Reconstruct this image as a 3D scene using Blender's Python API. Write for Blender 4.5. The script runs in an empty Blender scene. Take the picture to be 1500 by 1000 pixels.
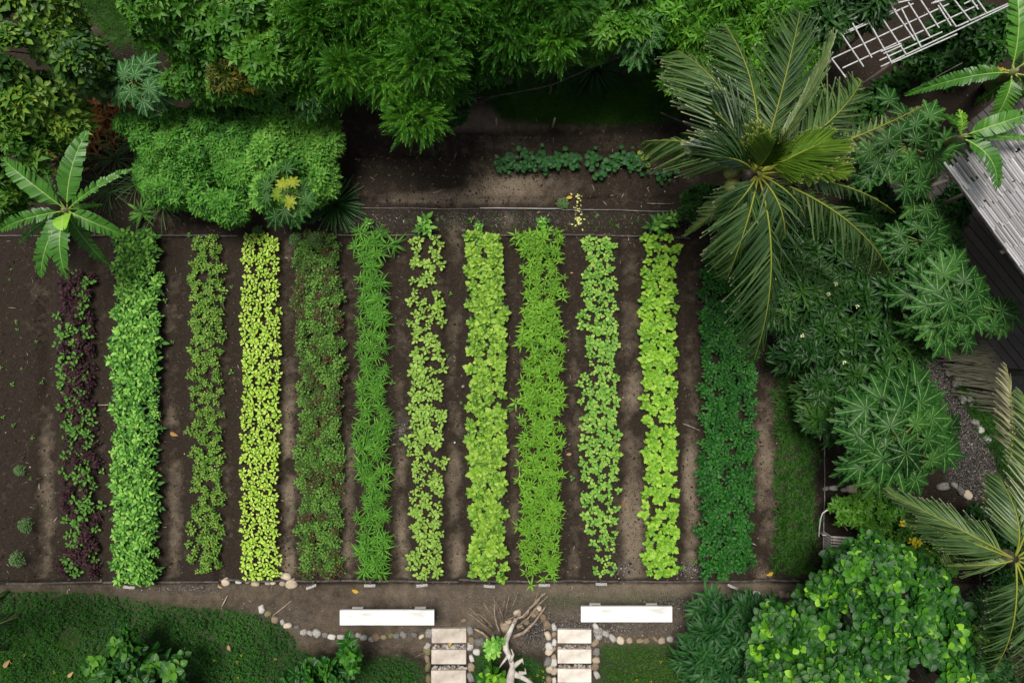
import bpy, math, random
import numpy as np
from math import radians as R, pi, sin, cos
rng = np.random.default_rng(7)
random.seed(7)
scene = bpy.context.scene
COL = scene.collection
H = 12.5                                  # height of the drone above the soil

def P(px, py, z=0.0):                     # a spot of the garden plan at height z
    return ((px-750)*(H-z)/1000.0, (500-py)*(H-z)/1000.0, z)
def PX(px, py, z):
    px = np.asarray(px, float); py = np.asarray(py, float); z = np.broadcast_to(np.asarray(z, float), px.shape)
    return np.stack([(px-750)*(H-z)/1000.0, (500-py)*(H-z)/1000.0, z], -1)

# ------------------------------------------------------------------ noise
def _hash(ix, iy, s):
    v = np.sin(ix*127.1+iy*311.7+s*74.7)*43758.5453
    return v-np.floor(v)
def vnoise(x, y, s=0):
    x = np.asarray(x, float); y = np.asarray(y, float)
    ix = np.floor(x); iy = np.floor(y); fx = x-ix; fy = y-iy
    fx = fx*fx*(3-2*fx); fy = fy*fy*(3-2*fy)
    a = _hash(ix, iy, s); b = _hash(ix+1, iy, s); c = _hash(ix, iy+1, s); d = _hash(ix+1, iy+1, s)
    return (a*(1-fx)+b*fx)*(1-fy)+(c*(1-fx)+d*fx)*fy
def fbm(x, y, o=4, s=0):
    t = 0; a = .5
    for i in range(o):
        t = t+a*vnoise(x*2**i, y*2**i, s+i*13); a *= .5
    return t/(1-.5**o)
def sstep(a, b, x):
    t = np.clip((x-a)/(b-a), 0, 1); return t*t*(3-2*t)
def inpoly(poly, x, y):
    x = np.asarray(x); y = np.asarray(y); r = np.zeros(x.shape, bool); n = len(poly); j = n-1
    for i in range(n):
        xi, yi = poly[i]; xj, yj = poly[j]
        if yi != yj:
            c = ((yi > y) != (yj > y)) & (x < (xj-xi)*(y-yi)/(yj-yi)+xi)
            r ^= c
        j = i
    return r
def polydist(poly, x, y):                 # distance to polygon edge, in px
    d = np.full(np.shape(x), 1e9); n = len(poly)
    for i in range(n):
        ax, ay = poly[i]; bx, by = poly[(i+1) % n]
        dx, dy = bx-ax, by-ay; L = dx*dx+dy*dy+1e-9
        t = np.clip(((x-ax)*dx+(y-ay)*dy)/L, 0, 1)
        d = np.minimum(d, np.hypot(x-ax-t*dx, y-ay-t*dy))
    return d
def polymask(poly, x, y, soft=8):
    d = polydist(poly, x, y); i = inpoly(poly, x, y)
    return sstep(-soft, soft, np.where(i, d, -d))
def nrm(v):
    v = np.asarray(v, float); return v/(np.linalg.norm(v, axis=-1, keepdims=True)+1e-12)

# ------------------------------------------------------------------ mesh accumulator
class M:
    def __init__(s): s.V = []; s.L = []; s.T = []; s.ti = []; s.ve = []; s.mi = []; s.n = 0
    def raw(s, V, loops, tot, tint=0.5, vein=0.0, mat=0):
        V = np.asarray(V, float).reshape(-1, 3); k = len(V)
        s.V.append(V); s.L.append(np.asarray(loops, int)+s.n); s.T.append(np.asarray(tot, int))
        s.ti.append(np.broadcast_to(np.asarray(tint, float), (k,)).copy())
        s.ve.append(np.broadcast_to(np.asarray(vein, float), (k,)).copy())
        s.mi.append(np.broadcast_to(np.asarray(mat, int), (len(tot),)).copy()); s.n += k
    def faces(s, V, F, tint=.5, vein=0., mat=0):
        s.raw(V, [i for f in F for i in f], [len(f) for f in F], tint, vein, mat)
    def tpl(s):
        return dict(V=np.concatenate(s.V), L=np.concatenate(s.L), T=np.concatenate(s.T), ti=np.concatenate(s.ti), ve=np.concatenate(s.ve), mi=np.concatenate(s.mi))
    def inst(s, t, pos, xd, up, sc=1.0, tint=None, sy=None):
        """place copies of template t: x axis along xd, z near up"""
        pos = np.asarray(pos, float).reshape(-1, 3); m = len(pos)
        xd = nrm(np.broadcast_to(np.asarray(xd, float), (m, 3))); up = np.broadcast_to(np.asarray(up, float), (m, 3))
        y = np.cross(up, xd); bad = np.linalg.norm(y, axis=1) < 1e-4
        if bad.any(): y[bad] = np.cross(np.array([.3, .9, .1]), xd[bad])
        y = nrm(y); z = np.cross(xd, y)
        sc = np.broadcast_to(np.asarray(sc, float), (m,)); sy = sc if sy is None else np.broadcast_to(np.asarray(sy, float), (m,))
        V = t['V']; k = len(V)
        W = (V[None, :, 0, None]*xd[:, None]*sc[:, None, None]+V[None, :, 1, None]*y[:, None]*sy[:, None, None]+V[None, :, 2, None]*z[:, None]*sc[:, None, None]+pos[:, None])
        L = (t['L'][None]+(np.arange(m)*k)[:, None]).ravel()
        ti = t['ti'][None] if tint is None else t['ti'][None]-.5+np.asarray(tint, float).reshape(-1, 1)
        s.raw(W.reshape(-1, 3), L, np.tile(t['T'], m), np.broadcast_to(ti, (m, k)).ravel(), np.tile(t['ve'], m), np.tile(t['mi'], m))
    def build(s, name, mats, parent=None, loc=(0, 0, 0), smooth=True, local=False):
        """one mesh object; vertices are in world space unless local"""
        V = np.concatenate(s.V); L = np.concatenate(s.L); T = np.concatenate(s.T)
        loc = np.array(loc, float)
        if not local: V = V-(loc if parent is None else np.array(parent.location))
        me = bpy.data.meshes.new(name)
        me.vertices.add(len(V)); me.vertices.foreach_set('co', V.astype(np.float32).ravel())
        me.loops.add(len(L)); me.loops.foreach_set('vertex_index', L.astype(np.int32))
        me.polygons.add(len(T)); st = np.concatenate([[0], np.cumsum(T)[:-1]])
        me.polygons.foreach_set('loop_start', st.astype(np.int32))
        me.polygons.foreach_set('material_index', np.concatenate(s.mi).astype(np.int32))
        if not isinstance(mats, (list, tuple)): mats = [mats]
        for m in mats: me.materials.append(m)
        me.update(calc_edges=True)
        me.polygons.foreach_set('use_smooth', np.full(len(T), smooth))
        a = me.attributes.new('tint', 'FLOAT', 'POINT'); a.data.foreach_set('value', np.concatenate(s.ti).astype(np.float32))
        a = me.attributes.new('vein', 'FLOAT', 'POINT'); a.data.foreach_set('value', np.concatenate(s.ve).astype(np.float32))
        me.validate()
        o = bpy.data.objects.new(name, me); COL.objects.link(o)
        if parent is not None: o.parent = parent
        else: o.location = loc
        return o
def tag(o, label=None, cat=None, group=None, kind=None):
    if label: o['label'] = label
    if cat: o['category'] = cat
    if group: o['group'] = group
    if kind: o['kind'] = kind
    return o
def empty(name, loc, label, cat, group=None):
    o = bpy.data.objects.new(name, None); COL.objects.link(o); o.location = loc; o.empty_display_size = .1
    return tag(o, label, cat, group)
def tube(m, pts, rad, seg=8, tint=.5, mat=0, cap=True):
    pts = np.asarray(pts, float); n = len(pts); rad = np.broadcast_to(np.asarray(rad, float), (n,))
    tg = nrm(np.gradient(pts, axis=0)); ref = np.array([.13, .21, .97]) if abs(tg[0][2]) < .9 else np.array([1., .1, .05])
    V = []
    for i in range(n):
        a = nrm(np.cross(tg[i], ref)); b = np.cross(tg[i], a)
        for k in range(seg):
            th = 2*pi*k/seg; V.append(pts[i]+rad[i]*(cos(th)*a+sin(th)*b))
    F = [(i*seg+k, i*seg+(k+1) % seg, (i+1)*seg+(k+1) % seg, (i+1)*seg+k) for i in range(n-1) for k in range(seg)]
    if cap: F.append(tuple(range(seg))[::-1]); F.append(tuple((n-1)*seg+k for k in range(seg)))
    m.faces(V, F, tint, 0, mat)
def box(m, c, s, rot=None, tint=.5, mat=0, bev=.0):
    """box with chamfered edges; rot 3x3"""
    hx, hy, hz = s[0]/2, s[1]/2, s[2]/2; b = bev
    if b <= 0:
        V = [(sx*hx, sy*hy, sz*hz) for sz in (-1, 1) for sx, sy in ((-1, -1), (1, -1), (1, 1), (-1, 1))]
        F = [(3, 2, 1, 0), (4, 5, 6, 7), (0, 1, 5, 4), (1, 2, 6, 5), (2, 3, 7, 6), (3, 0, 4, 7)]
    else:
        V = []
        for z, q in ((-hz, b), (-hz+b, 0), (hz-b, 0), (hz, b)):
            for x, y in ((-hx+b, -hy), (hx-b, -hy), (hx, -hy+b), (hx, hy-b), (hx-b, hy), (-hx+b, hy), (-hx, hy-b), (-hx, -hy+b)):
                V.append((x*(1-q/hx) if q else x, y*(1-q/hy) if q else y, z))
        F = [tuple(range(8))[::-1], tuple(range(24, 32))]
        for l in range(3):
            for k in range(8): F.append((l*8+k, l*8+(k+1) % 8, (l+1)*8+(k+1) % 8, (l+1)*8+k))
    V = np.array(V)
    if rot is not None: V = V@np.asarray(rot).T
    m.faces(V+np.asarray(c, float), F, tint, 0, mat)
def bez(p0, p1, p2, n):
    t = np.linspace(0, 1, n)[:, None]; p0, p1, p2 = map(lambda q: np.asarray(q, float), (p0, p1, p2))
    return (1-t)**2*p0+2*t*(1-t)*p1+t*t*p2

# ------------------------------------------------------------------ materials
def lin(c): return tuple(((v/255)/12.92 if v/255 < .04045 else ((v/255+.055)/1.055)**2.4) for v in c)
def nodes(name):
    m = bpy.data.materials.new(name); m.use_nodes = True; nt = m.node_tree; nt.nodes.clear(); return m, nt
def N(nt, typ, **kw):
    n = nt.nodes.new(typ)
    for k, v in kw.items():
        if k.startswith('i_'):
            n.inputs[int(k[2:]) if k[2:].isdigit() else k[2:].replace('_', ' ')].default_value = v
        else: setattr(n, k, v)
    return n
def ramp(nt, stops, interp='LINEAR'):
    r = nt.nodes.new('ShaderNodeValToRGB'); r.color_ramp.interpolation = interp
    e = r.color_ramp.elements
    e[0].position = stops[0][0]; e[0].color = (*stops[0][1], 1); e[1].position = stops[-1][0]; e[1].color = (*stops[-1][1], 1)
    for p, c in stops[1:-1]:
        q = e.new(p); q.color = (*c, 1)
    return r
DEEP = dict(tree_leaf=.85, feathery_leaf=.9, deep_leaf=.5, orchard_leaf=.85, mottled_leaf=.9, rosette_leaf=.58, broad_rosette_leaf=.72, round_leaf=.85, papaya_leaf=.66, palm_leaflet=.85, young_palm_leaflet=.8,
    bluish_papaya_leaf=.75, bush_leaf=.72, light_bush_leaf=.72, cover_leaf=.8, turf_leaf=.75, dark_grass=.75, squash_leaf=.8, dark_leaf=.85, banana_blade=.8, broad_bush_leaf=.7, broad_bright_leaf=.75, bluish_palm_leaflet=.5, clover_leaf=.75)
def leafmat(name, cols, vein=None, rough=.45, transl=.22, veinw=.88, rnd=.35, spec=.35, nscale=9., gain=1.0, stripe=0):
    """cols: albedo stops dark to light over the tint attribute"""
    m, nt = nodes(name); lk = nt.links.new
    a = N(nt, 'ShaderNodeAttribute', attribute_name='tint'); oi = N(nt, 'ShaderNodeObjectInfo')
    tc = N(nt, 'ShaderNodeTexCoord'); nz = N(nt, 'ShaderNodeTexNoise'); nz.inputs['Scale'].default_value = nscale; nz.inputs['Detail'].default_value = 3
    lk(tc.outputs['Object'], nz.inputs['Vector'])
    m1 = N(nt, 'ShaderNodeMath', operation='MULTIPLY_ADD'); lk(oi.outputs['Random'], m1.inputs[0]); m1.inputs[1].default_value = rnd; lk(a.outputs['Fac'], m1.inputs[2])
    m2 = N(nt, 'ShaderNodeMath', operation='MULTIPLY_ADD'); lk(nz.outputs['Fac'], m2.inputs[0]); m2.inputs[1].default_value = .5; lk(m1.outputs[0], m2.inputs[2])
    m3 = N(nt, 'ShaderNodeMath', operation='SUBTRACT'); lk(m2.outputs[0], m3.inputs[0]); m3.inputs[1].default_value = .25+rnd/2
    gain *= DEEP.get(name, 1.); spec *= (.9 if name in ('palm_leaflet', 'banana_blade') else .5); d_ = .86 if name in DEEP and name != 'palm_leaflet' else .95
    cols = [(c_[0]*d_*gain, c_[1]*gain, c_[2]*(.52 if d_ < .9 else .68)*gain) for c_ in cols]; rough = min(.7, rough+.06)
    k = len(cols)-1; r = ramp(nt, [(i/k, cols[i]) for i in range(k+1)]); lk(m3.outputs[0], r.inputs[0])
    col = r.outputs[0]
    va = N(nt, 'ShaderNodeAttribute', attribute_name='vein')
    if vein:
        mr = N(nt, 'ShaderNodeMapRange', interpolation_type='SMOOTHSTEP'); mr.inputs[1].default_value = veinw; mr.inputs[2].default_value = min(1, veinw+.09)
        lk(va.outputs['Fac'], mr.inputs[0])
        mx = N(nt, 'ShaderNodeMix', data_type='RGBA'); lk(mr.outputs[0], mx.inputs[0]); lk(col, mx.inputs[6]); mx.inputs[7].default_value = (*vein, 1); col = mx.outputs[2]
    b = N(nt, 'ShaderNodeBsdfPrincipled'); lk(col, b.inputs['Base Color']); b.inputs['Roughness'].default_value = rough; b.inputs['Specular IOR Level'].default_value = spec
    tr = N(nt, 'ShaderNodeBsdfTranslucent')
    hs = N(nt, 'ShaderNodeHueSaturation'); hs.inputs['Hue'].default_value = .485; hs.inputs['Saturation'].default_value = 1.1; hs.inputs['Value'].default_value = 1.5; lk(col, hs.inputs['Color']); lk(hs.outputs[0], tr.inputs[0])
    ms = N(nt, 'ShaderNodeMixShader'); ms.inputs[0].default_value = transl; lk(b.outputs[0], ms.inputs[1]); lk(tr.outputs[0], ms.inputs[2])
    nb = N(nt, 'ShaderNodeTexNoise'); nb.inputs['Scale'].default_value = 90.; lk(tc.outputs['Object'], nb.inputs['Vector'])
    bp = N(nt, 'ShaderNodeBump'); bp.inputs['Strength'].default_value = .25; bp.inputs['Distance'].default_value = .01; lk(nb.outputs['Fac'], bp.inputs['Height']); lk(bp.outputs[0], b.inputs['Normal'])
    o = N(nt, 'ShaderNodeOutputMaterial'); lk(ms.outputs[0], o.inputs[0])
    return m
def solidmat(name, cols, scale=6., rough=.8, bump=.4, dist=.01, stretch=(1, 1, 1), spec=.3, detail=8, rnd=.0, tint=False, bscale=None):
    m, nt = nodes(name); lk = nt.links.new
    tc = N(nt, 'ShaderNodeTexCoord'); mp = N(nt, 'ShaderNodeMapping'); mp.inputs['Scale'].default_value = stretch; lk(tc.outputs['Object'], mp.inputs[0])
    nz = N(nt, 'ShaderNodeTexNoise'); nz.inputs['Scale'].default_value = scale; nz.inputs['Detail'].default_value = detail; nz.inputs['Roughness'].default_value = .65; lk(mp.outputs[0], nz.inputs['Vector'])
    oi = N(nt, 'ShaderNodeObjectInfo')
    m1 = N(nt, 'ShaderNodeMath', operation='MULTIPLY_ADD'); lk(oi.outputs['Random'], m1.inputs[0]); m1.inputs[1].default_value = rnd; lk(nz.outputs['Fac'], m1.inputs[2])
    m2 = N(nt, 'ShaderNodeMath', operation='SUBTRACT'); lk(m1.outputs[0], m2.inputs[0]); m2.inputs[1].default_value = rnd/2
    src = m2.outputs[0]
    if tint:
        a = N(nt, 'ShaderNodeAttribute', attribute_name='tint'); m4 = N(nt, 'ShaderNodeMath', operation='MULTIPLY_ADD'); lk(src, m4.inputs[0]); m4.inputs[1].default_value = .35
        lk(a.outputs['Fac'], m4.inputs[2]); m5 = N(nt, 'ShaderNodeMath', operation='SUBTRACT'); lk(m4.outputs[0], m5.inputs[0]); m5.inputs[1].default_value = .175; src = m5.outputs[0]
    k = len(cols)-1; lo, hi = (.28, .72) if not tint else (0, 1)
    r = ramp(nt, [(lo+(hi-lo)*i/k, cols[i]) for i in range(k+1)]); lk(src, r.inputs[0])
    b = N(nt, 'ShaderNodeBsdfPrincipled'); lk(r.outputs[0], b.inputs['Base Color']); b.inputs['Roughness'].default_value = rough; b.inputs['Specular IOR Level'].default_value = spec
    nb = N(nt, 'ShaderNodeTexNoise'); nb.inputs['Scale'].default_value = bscale or scale*4; nb.inputs['Detail'].default_value = 6; lk(mp.outputs[0], nb.inputs['Vector'])
    bp = N(nt, 'ShaderNodeBump'); bp.inputs['Strength'].default_value = bump; bp.inputs['Distance'].default_value = dist; lk(nb.outputs['Fac'], bp.inputs['Height']); lk(bp.outputs[0], b.inputs['Normal'])
    o = N(nt, 'ShaderNodeOutputMaterial'); lk(b.outputs[0], o.inputs[0])
    return m

# ------------------------------------------------------------------ the garden plan
ROWS = dict(mixed=(110, 27, 398, 848), herb=(197, 33, 343, 856), small=(299, 25, 350, 842), lime=(380, 30, 343, 846), basil=(466, 33, 345, 848),
    water=(546, 22, 343, 842), lettuce=(623, 27, 350, 850), bok=(712, 29, 342, 856), blade=(793, 31, 343, 845), radish=(878, 29, 348, 846),
    mustard=(969, 27, 345, 846), dark=(1066, 40, 372, 846), sparse=(1171, 29, 548, 846), bare=(30, 34, 345, 850))
def rowshift(k, py):                       # the rows are not ruler-straight
    return 5*(fbm(py/170., k*7.3, 2, 3)-.5)*2

def height(x, y):
    px = x*80+750; py = 500-y*80
    h = np.zeros(np.shape(x))
    inside = sstep(338, 350, py)*(1-sstep(846, 853, py))
    for k, (c, w, a, b) in enumerate(ROWS.values()):
        d = np.abs(px-c-rowshift(k, py)); h = h+.085*(1-sstep(w*.72, w*1.25, d))*inside
    up = sstep(186, 200, py)*(1-sstep(288, 304, py))*sstep(505, 520, px)*(1-sstep(985, 1010, px))      # upper seedling bed
    for yy in (212, 246, 276): h = h+.08*(1-sstep(9, 20, np.abs(py-yy)))*up
    h = h+.02*(fbm(x*3, y*3, 4, 5)-.5)+.022*(fbm(x*14, y*14, 3, 9)-.5)*(1+inside)
    h = h*(1-sstep(9.5, 12, np.abs(x)))*(1-sstep(6.5, 9, np.abs(y)))
    far = np.maximum(np.abs(x)-14, 0)+np.maximum(np.abs(y)-10, 0)
    return h+.15*np.minimum(far, 20)*(fbm(x*.1, y*.1, 2, 4)-.4)*.3

GRAVELPATH = [(1322, 498), (1368, 508), (1398, 545), (1432, 610), (1456, 655), (1460, 720), (1420, 735), (1385, 700), (1400, 640), (1345, 540)]
COVERL = [(-60, 868), (60, 866), (150, 868), (215, 880), (262, 888), (318, 890), (372, 898), (410, 915), (432, 935), (440, 952), (470, 962), (520, 966), (545, 962), (585, 960), (612, 970), (622, 990), (624, 1100), (-60, 1100)]
COVERM1 = [(697, 958), (712, 948), (730, 955), (735, 1000), (730, 1060), (692, 1060), (690, 985)]
COVERM2 = [(757, 955), (775, 962), (793, 972), (804, 985), (806, 1060), (750, 1060), (752, 990)]
COVERR = [(880, 945), (930, 940), (975, 943), (1005, 945), (1035, 915), (1030, 890), (1060, 880), (1100, 876), (1130, 885), (1120, 1060), (882, 1060), (876, 1000)]
LAWNT = [(700, 112), (745, 108), (800, 112), (900, 108), (990, 90), (1030, 110), (1010, 150), (985, 178), (900, 182), (800, 180), (742, 178), (715, 150)]
GRASSTL = [(85, -60), (280, -60), (262, 20), (235, 60), (232, 85), (205, 90), (190, 60), (175, 75), (150, 45), (118, 25)]

def axis(lo, hi, step, far):
    a = np.arange(lo, hi+1e-6, step); g = step; out = []; v = hi
    while v < far: g *= 1.35; v += g; out.append(v)
    out2 = []; g = step; v = lo
    while v > -far: g *= 1.35; v -= g; out2.append(v)
    return np.concatenate([out2[::-1], a, out])
xs = axis(-10.0, 10.0, .026, 120); ys = axis(-6.9, 6.9, .026, 120)
GX, GY = np.meshgrid(xs, ys); ny, nx = GX.shape
GZ = height(GX, GY); gpx = GX*80+750; gpy = 500-GY*80
gx_, gy_ = gpx.ravel(), gpy.ravel()
n1 = fbm(GX*2.2, GY*2.2, 4, 21).ravel(); n2 = fbm(GX*9, GY*9, 3, 22).ravel(); n3 = fbm(GX*.6, GY*1.2, 3, 23).ravel()
tan = .55*sstep(852, 858, gy_)*(1-sstep(935, 975, gy_))*(1+.5*(n3-.5))                    # trodden earth south of the beds
tan += .14*sstep(560, 760, gx_)*sstep(852, 858, gy_)
inside = sstep(345, 352, gy_)*(1-sstep(843, 849, gy_))
tan -= .35*sstep(1205, 1225, gx_)*(1-sstep(740, 800, gy_))
centres = [68, 148, 255, 325, 423, 511, 588, 667, 755, 842, 925, 1013, 1122]
strength = [.5, .12, .5, .35, .75, .5, .6, .65, .35, .4, .95, .7, .6]
for c, s in zip(centres, strength):
    w = 11 if c not in (925, 1122) else 16
    tan += inside*s*np.exp(-((gx_-c-4*(n3-.5)*2)/w)**2)*(.35+.9*sstep(420, 760, gy_+60*(n1-.5)))*np.clip(2.6*n1-.55, .05, 1.5)*(.55+.9*n2)
tan += .55*np.exp(-((gx_-925)/16)**2-((gy_-760)/110)**2)+.4*np.exp(-((gx_-1015)/9)**2-((gy_-740)/90)**2)
def blob(cx, cy, rx, ry, a): return a*np.exp(-((gx_-cx)/rx)**2-((gy_-cy)/ry)**2)*(.5+n1)
tan += blob(600, 292, 42, 7, 1.1)+blob(720, 288, 90, 10, 1.2)+blob(760, 270, 60, 12, .9)+blob(700, 172, 60, 18, 1.1)+blob(740, 210, 240, 60, .16)+blob(945, 290, 60, 8, .25)+blob(665, 330, 10, 25, .5)+blob(745, 325, 12, 20, .4)
tan += blob(760, 185, 200, 8, .3)+blob(250, 320, 60, 8, .2)+blob(1120, 620, 20, 90, .35)+blob(150, 35, 50, 20, .5)+blob(180, 50, 12, 22, .4)
tan += blob(960, 865, 160, 10, .5)+blob(1100, 858, 60, 8, .35)+blob(900, 865, 60, 8, .3)+blob(600, 868, 60, 9, .25)
grv = blob(770, 930, 30, 25, .5)+blob(800, 880, 260, 26, .3)+blob(850, 920, 120, 18, .75)+blob(985, 885, 40, 16, .5)+blob(1013, 835, 22, 12, .8)+blob(915, 830, 16, 10, .8)+blob(590, 630, 14, 20, .7)+blob(280, 862, 60, 6, .6)+blob(700, 320, 200, 14, .35)+blob(420, 905, 40, 12, .3)
pt = polymask(GRAVELPATH, gx_, gy_, 6); grv = np.maximum(grv, pt*1.0); tan = tan*(1-pt)
conc = polymask([(1440, 400), (1560, 400), (1560, 700), (1500, 640), (1470, 590), (1440, 560), (1425, 480)], gx_, gy_, 2)
grn = 0*gx_
for poly in (COVERL, COVERM1, COVERM2, COVERR, LAWNT, GRASSTL): grn = np.maximum(grn, polymask(poly, gx_, gy_, 10))
grn = np.maximum(grn, sstep(40, 200, np.maximum(np.maximum(-gx_, gx_-1500), np.maximum(-gy_, gy_-1000)))*.9)
grn = np.maximum(grn, blob(840, 880, 60, 10, .35)+blob(930, 880, 30, 12, .3))
wet = inside*sstep(600, 200, gx_)*.6+sstep(345, 250, gy_)*.6
gm, nt = nodes('garden_soil'); lk = nt.links.new
def A(nm): return N(nt, 'ShaderNodeAttribute', attribute_name=nm).outputs['Fac']
tc = N(nt, 'ShaderNodeTexCoord')
def noi(sc, d=8, r=.6):
    n = N(nt, 'ShaderNodeTexNoise'); n.inputs['Scale'].default_value = sc; n.inputs['Detail'].default_value = d; n.inputs['Roughness'].default_value = r; lk(tc.outputs['Object'], n.inputs['Vector']); return n.outputs['Fac']
def mixc(f, a, b):
    x = N(nt, 'ShaderNodeMix', data_type='RGBA')
    for s, v in ((0, f), (6, a), (7, b)):
        if isinstance(v, tuple): x.inputs[s].default_value = (*v, 1)
        elif isinstance(v, (float, int)): x.inputs[s].default_value = v
        else: lk(v, x.inputs[s])
    return x.outputs[2]
def math2(op, a, b, cl=False):
    x = N(nt, 'ShaderNodeMath', operation=op, use_clamp=cl)
    for s, v in ((0, a), (1, b)):
        if isinstance(v, (int, float)): x.inputs[s].default_value = v
        else: lk(v, x.inputs[s])
    return x.outputs[0]
fine = noi(55, 9, .75); mid = noi(7, 6, .6)
soil = ramp(nt, [(.3, (.008, .0058, .0038)), (.5, (.023, .0165, .0108)), (.72, (.066, .050, .034))]); lk(fine, soil.inputs[0])
drier = ramp(nt, [(.3, (.085, .064, .044)), (.5, (.175, .137, .098)), (.75, (.32, .265, .20))]); lk(fine, drier.inputs[0])
tf = math2('MULTIPLY_ADD', A('tan'), 1.0, True); lk(math2('MULTIPLY', math2('ADD', math2('SUBTRACT', mid, .52), math2('MULTIPLY', math2('SUBTRACT', noi(1.7, 4, .55), .62), .9)), 1.0), tf.node.inputs[2])
c = mixc(tf, soil.outputs[0], drier.outputs[0])
vor = N(nt, 'ShaderNodeTexVoronoi'); vor.inputs['Scale'].default_value = 48; vor.inputs['Randomness'].default_value = 1; lk(tc.outputs['Object'], vor.inputs['Vector'])
sepc = N(nt, 'ShaderNodeSeparateColor'); lk(vor.outputs['Color'], sepc.inputs[0])
gcol = ramp(nt, [(0, (.03, .03, .032)), (.5, (.085, .083, .082)), (.9, (.2, .19, .18))]); lk(sepc.outputs[0], gcol.inputs[0])
edge = ramp(nt, [(.25, (1, 1, 1)), (.6, (.25, .25, .25))]); lk(vor.outputs['Distance'], edge.inputs[0])
gc2 = N(nt, 'ShaderNodeMix', data_type='RGBA', blend_type='MULTIPLY'); gc2.inputs[0].default_value = 1; lk(gcol.outputs[0], gc2.inputs[6]); lk(edge.outputs[0], gc2.inputs[7])
gf = math2('MULTIPLY', A('gravelly'), math2('MULTIPLY_ADD', sepc.outputs[1], .8), True); gf.node.inputs[0].default_value = 1
c = mixc(gf, c, gc2.outputs[2])
gr = ramp(nt, [(.3, (.012, .03, .008)), (.7, (.035, .075, .02))]); lk(fine, gr.inputs[0])
c = mixc(math2('MULTIPLY', A('greenish'), .8), c, gr.outputs[0])
cc = ramp(nt, [(.3, (.05, .05, .052)), (.7, (.11, .108, .105))]); lk(mid, cc.inputs[0])
c = mixc(A('concrete'), c, cc.outputs[0])
pb = N(nt, 'ShaderNodeBsdfPrincipled'); lk(c, pb.inputs['Base Color']); pb.inputs['Roughness'].default_value = .9; pb.inputs['Specular IOR Level'].default_value = .2
hh = math2('ADD', fine, math2('MULTIPLY', math2('MULTIPLY', vor.outputs['Distance'], A('gravelly')), -1.2))
bp = N(nt, 'ShaderNodeBump'); bp.inputs['Strength'].default_value = .9; bp.inputs['Distance'].default_value = .035; lk(hh, bp.inputs['Height']); lk(bp.outputs[0], pb.inputs['Normal'])
lk(pb.outputs[0], N(nt, 'ShaderNodeOutputMaterial').inputs[0])
g = M(); idx = np.arange(nx*ny).reshape(ny, nx)
q = np.stack([idx[:-1, :-1], idx[:-1, 1:], idx[1:, 1:], idx[1:, :-1]], -1).reshape(-1)
g.raw(np.stack([GX, GY, GZ], -1).reshape(-1, 3), q, np.full(len(q)//4, 4))
ground = tag(g.build('ground', gm), kind='structure')
for nm, arr in (('tan', tan-.25*wet*0), ('gravelly', grv), ('greenish', grn), ('concrete', conc)):
    a = ground.data.attributes.new(nm, 'FLOAT', 'POINT'); a.data.foreach_set('value', np.clip(arr, -.5, 1).astype(np.float32))
def hz(px, py): x, y, _ = P(px, py); return float(height(np.array(x), np.array(y)))

# ------------------------------------------------------------------ leaf shapes
def leaf(W=.4, n=4, prof='ovate', fold=.12, droop=.25, notch=0, wav=0):
    t = np.linspace(0, 1, n+1)
    w = {'ovate': np.sin(pi*t**.8), 'lance': np.sin(pi*t**.7)**.8, 'round': np.sqrt(np.clip(1-(2*t-1)**2, 0, 1)), 'obov': np.sin(pi*t**1.6)**.8, 'spoon': np.sqrt(np.clip(1-((t-.6)/np.where(t < .6, .62, .405))**2, 0, 1))**np.where(t < .6, 1.5, 1.), 'blade': (1-t)**.5*np.minimum(1, t*6+.3)}[prof]*W/2
    w = np.maximum(w, .012); V = []; ve = []
    for i in range(n+1):
        z = -droop*t[i]**2; e = fold*w[i]*2+(wav*(1 if i % 2 else -1)*w[i])
        for s in (-1, 0, 1): V.append((t[i], s*w[i], z+(e if s else 0))); ve.append(1 if s == 0 else 0)
    F = []
    for i in range(n):
        a = i*3; F += [(a, a+3, a+4, a+1), (a+1, a+4, a+5, a+2)]
    m = M(); m.faces(V, F, .5, np.array(ve)); return m.tpl()
def rosette(m, L, n, r0, r1, pit0=75, pit1=12, h=.02, base=(0, 0, 0), rs=None, tv=.35, inner=.45, tin=0.0):
    rs = rs or rng
    i = np.arange(n); f = (i+.5)/n; az = i*2.39996+rs.normal(0, .22, n)+rs.uniform(0, 6.28)
    el = np.radians(pit1+(pit0-pit1)*(1-f)**1.3+rs.normal(0, 7, n)); ln = (r0+(r1-r0)*f**.8)*rs.uniform(.8, 1.15, n)
    d = np.stack([np.cos(az)*np.cos(el), np.sin(az)*np.cos(el), np.sin(el)], -1)
    up = np.stack([-np.cos(az)*np.sin(el), -np.sin(az)*np.sin(el), np.cos(el)], -1)+rs.normal(0, .18, (n, 3))
    pos = np.array(base)+d*.01+np.array([0, 0, 1])*(h*(1-f))[:, None]
    m.inst(L, pos, d, up, ln, .5+tin+rs.normal(0, tv*.45, n)+(.22*(1-f))+.5*(rs.random(n) < .03))
def bush(m, L, stems, r, h, nl, l0, l1, rs=None, tv=.35, base=0., **k):
    rs = rs or rng
    for j in range(stems):
        a = j*2.4+rs.normal(0, .2); q = math.sqrt((j+.4)/stems)*r; hh = base+h*(1-.55*(q/r)**2)*rs.uniform(.85, 1.1)
        b = (q*cos(a), q*sin(a), hh)
        tube(m, [(q*.2*cos(a), q*.2*sin(a), 0), (q*.8*cos(a), q*.8*sin(a), hh*.6), b], [.005, .004, .002], 4, .3, cap=False)
        rosette(m, L, nl, l0, l1, base=b, rs=rs, tv=tv, tin=rs.normal(0, tv*.3), **k)
def rgb(*c): return tuple(c)

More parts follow.
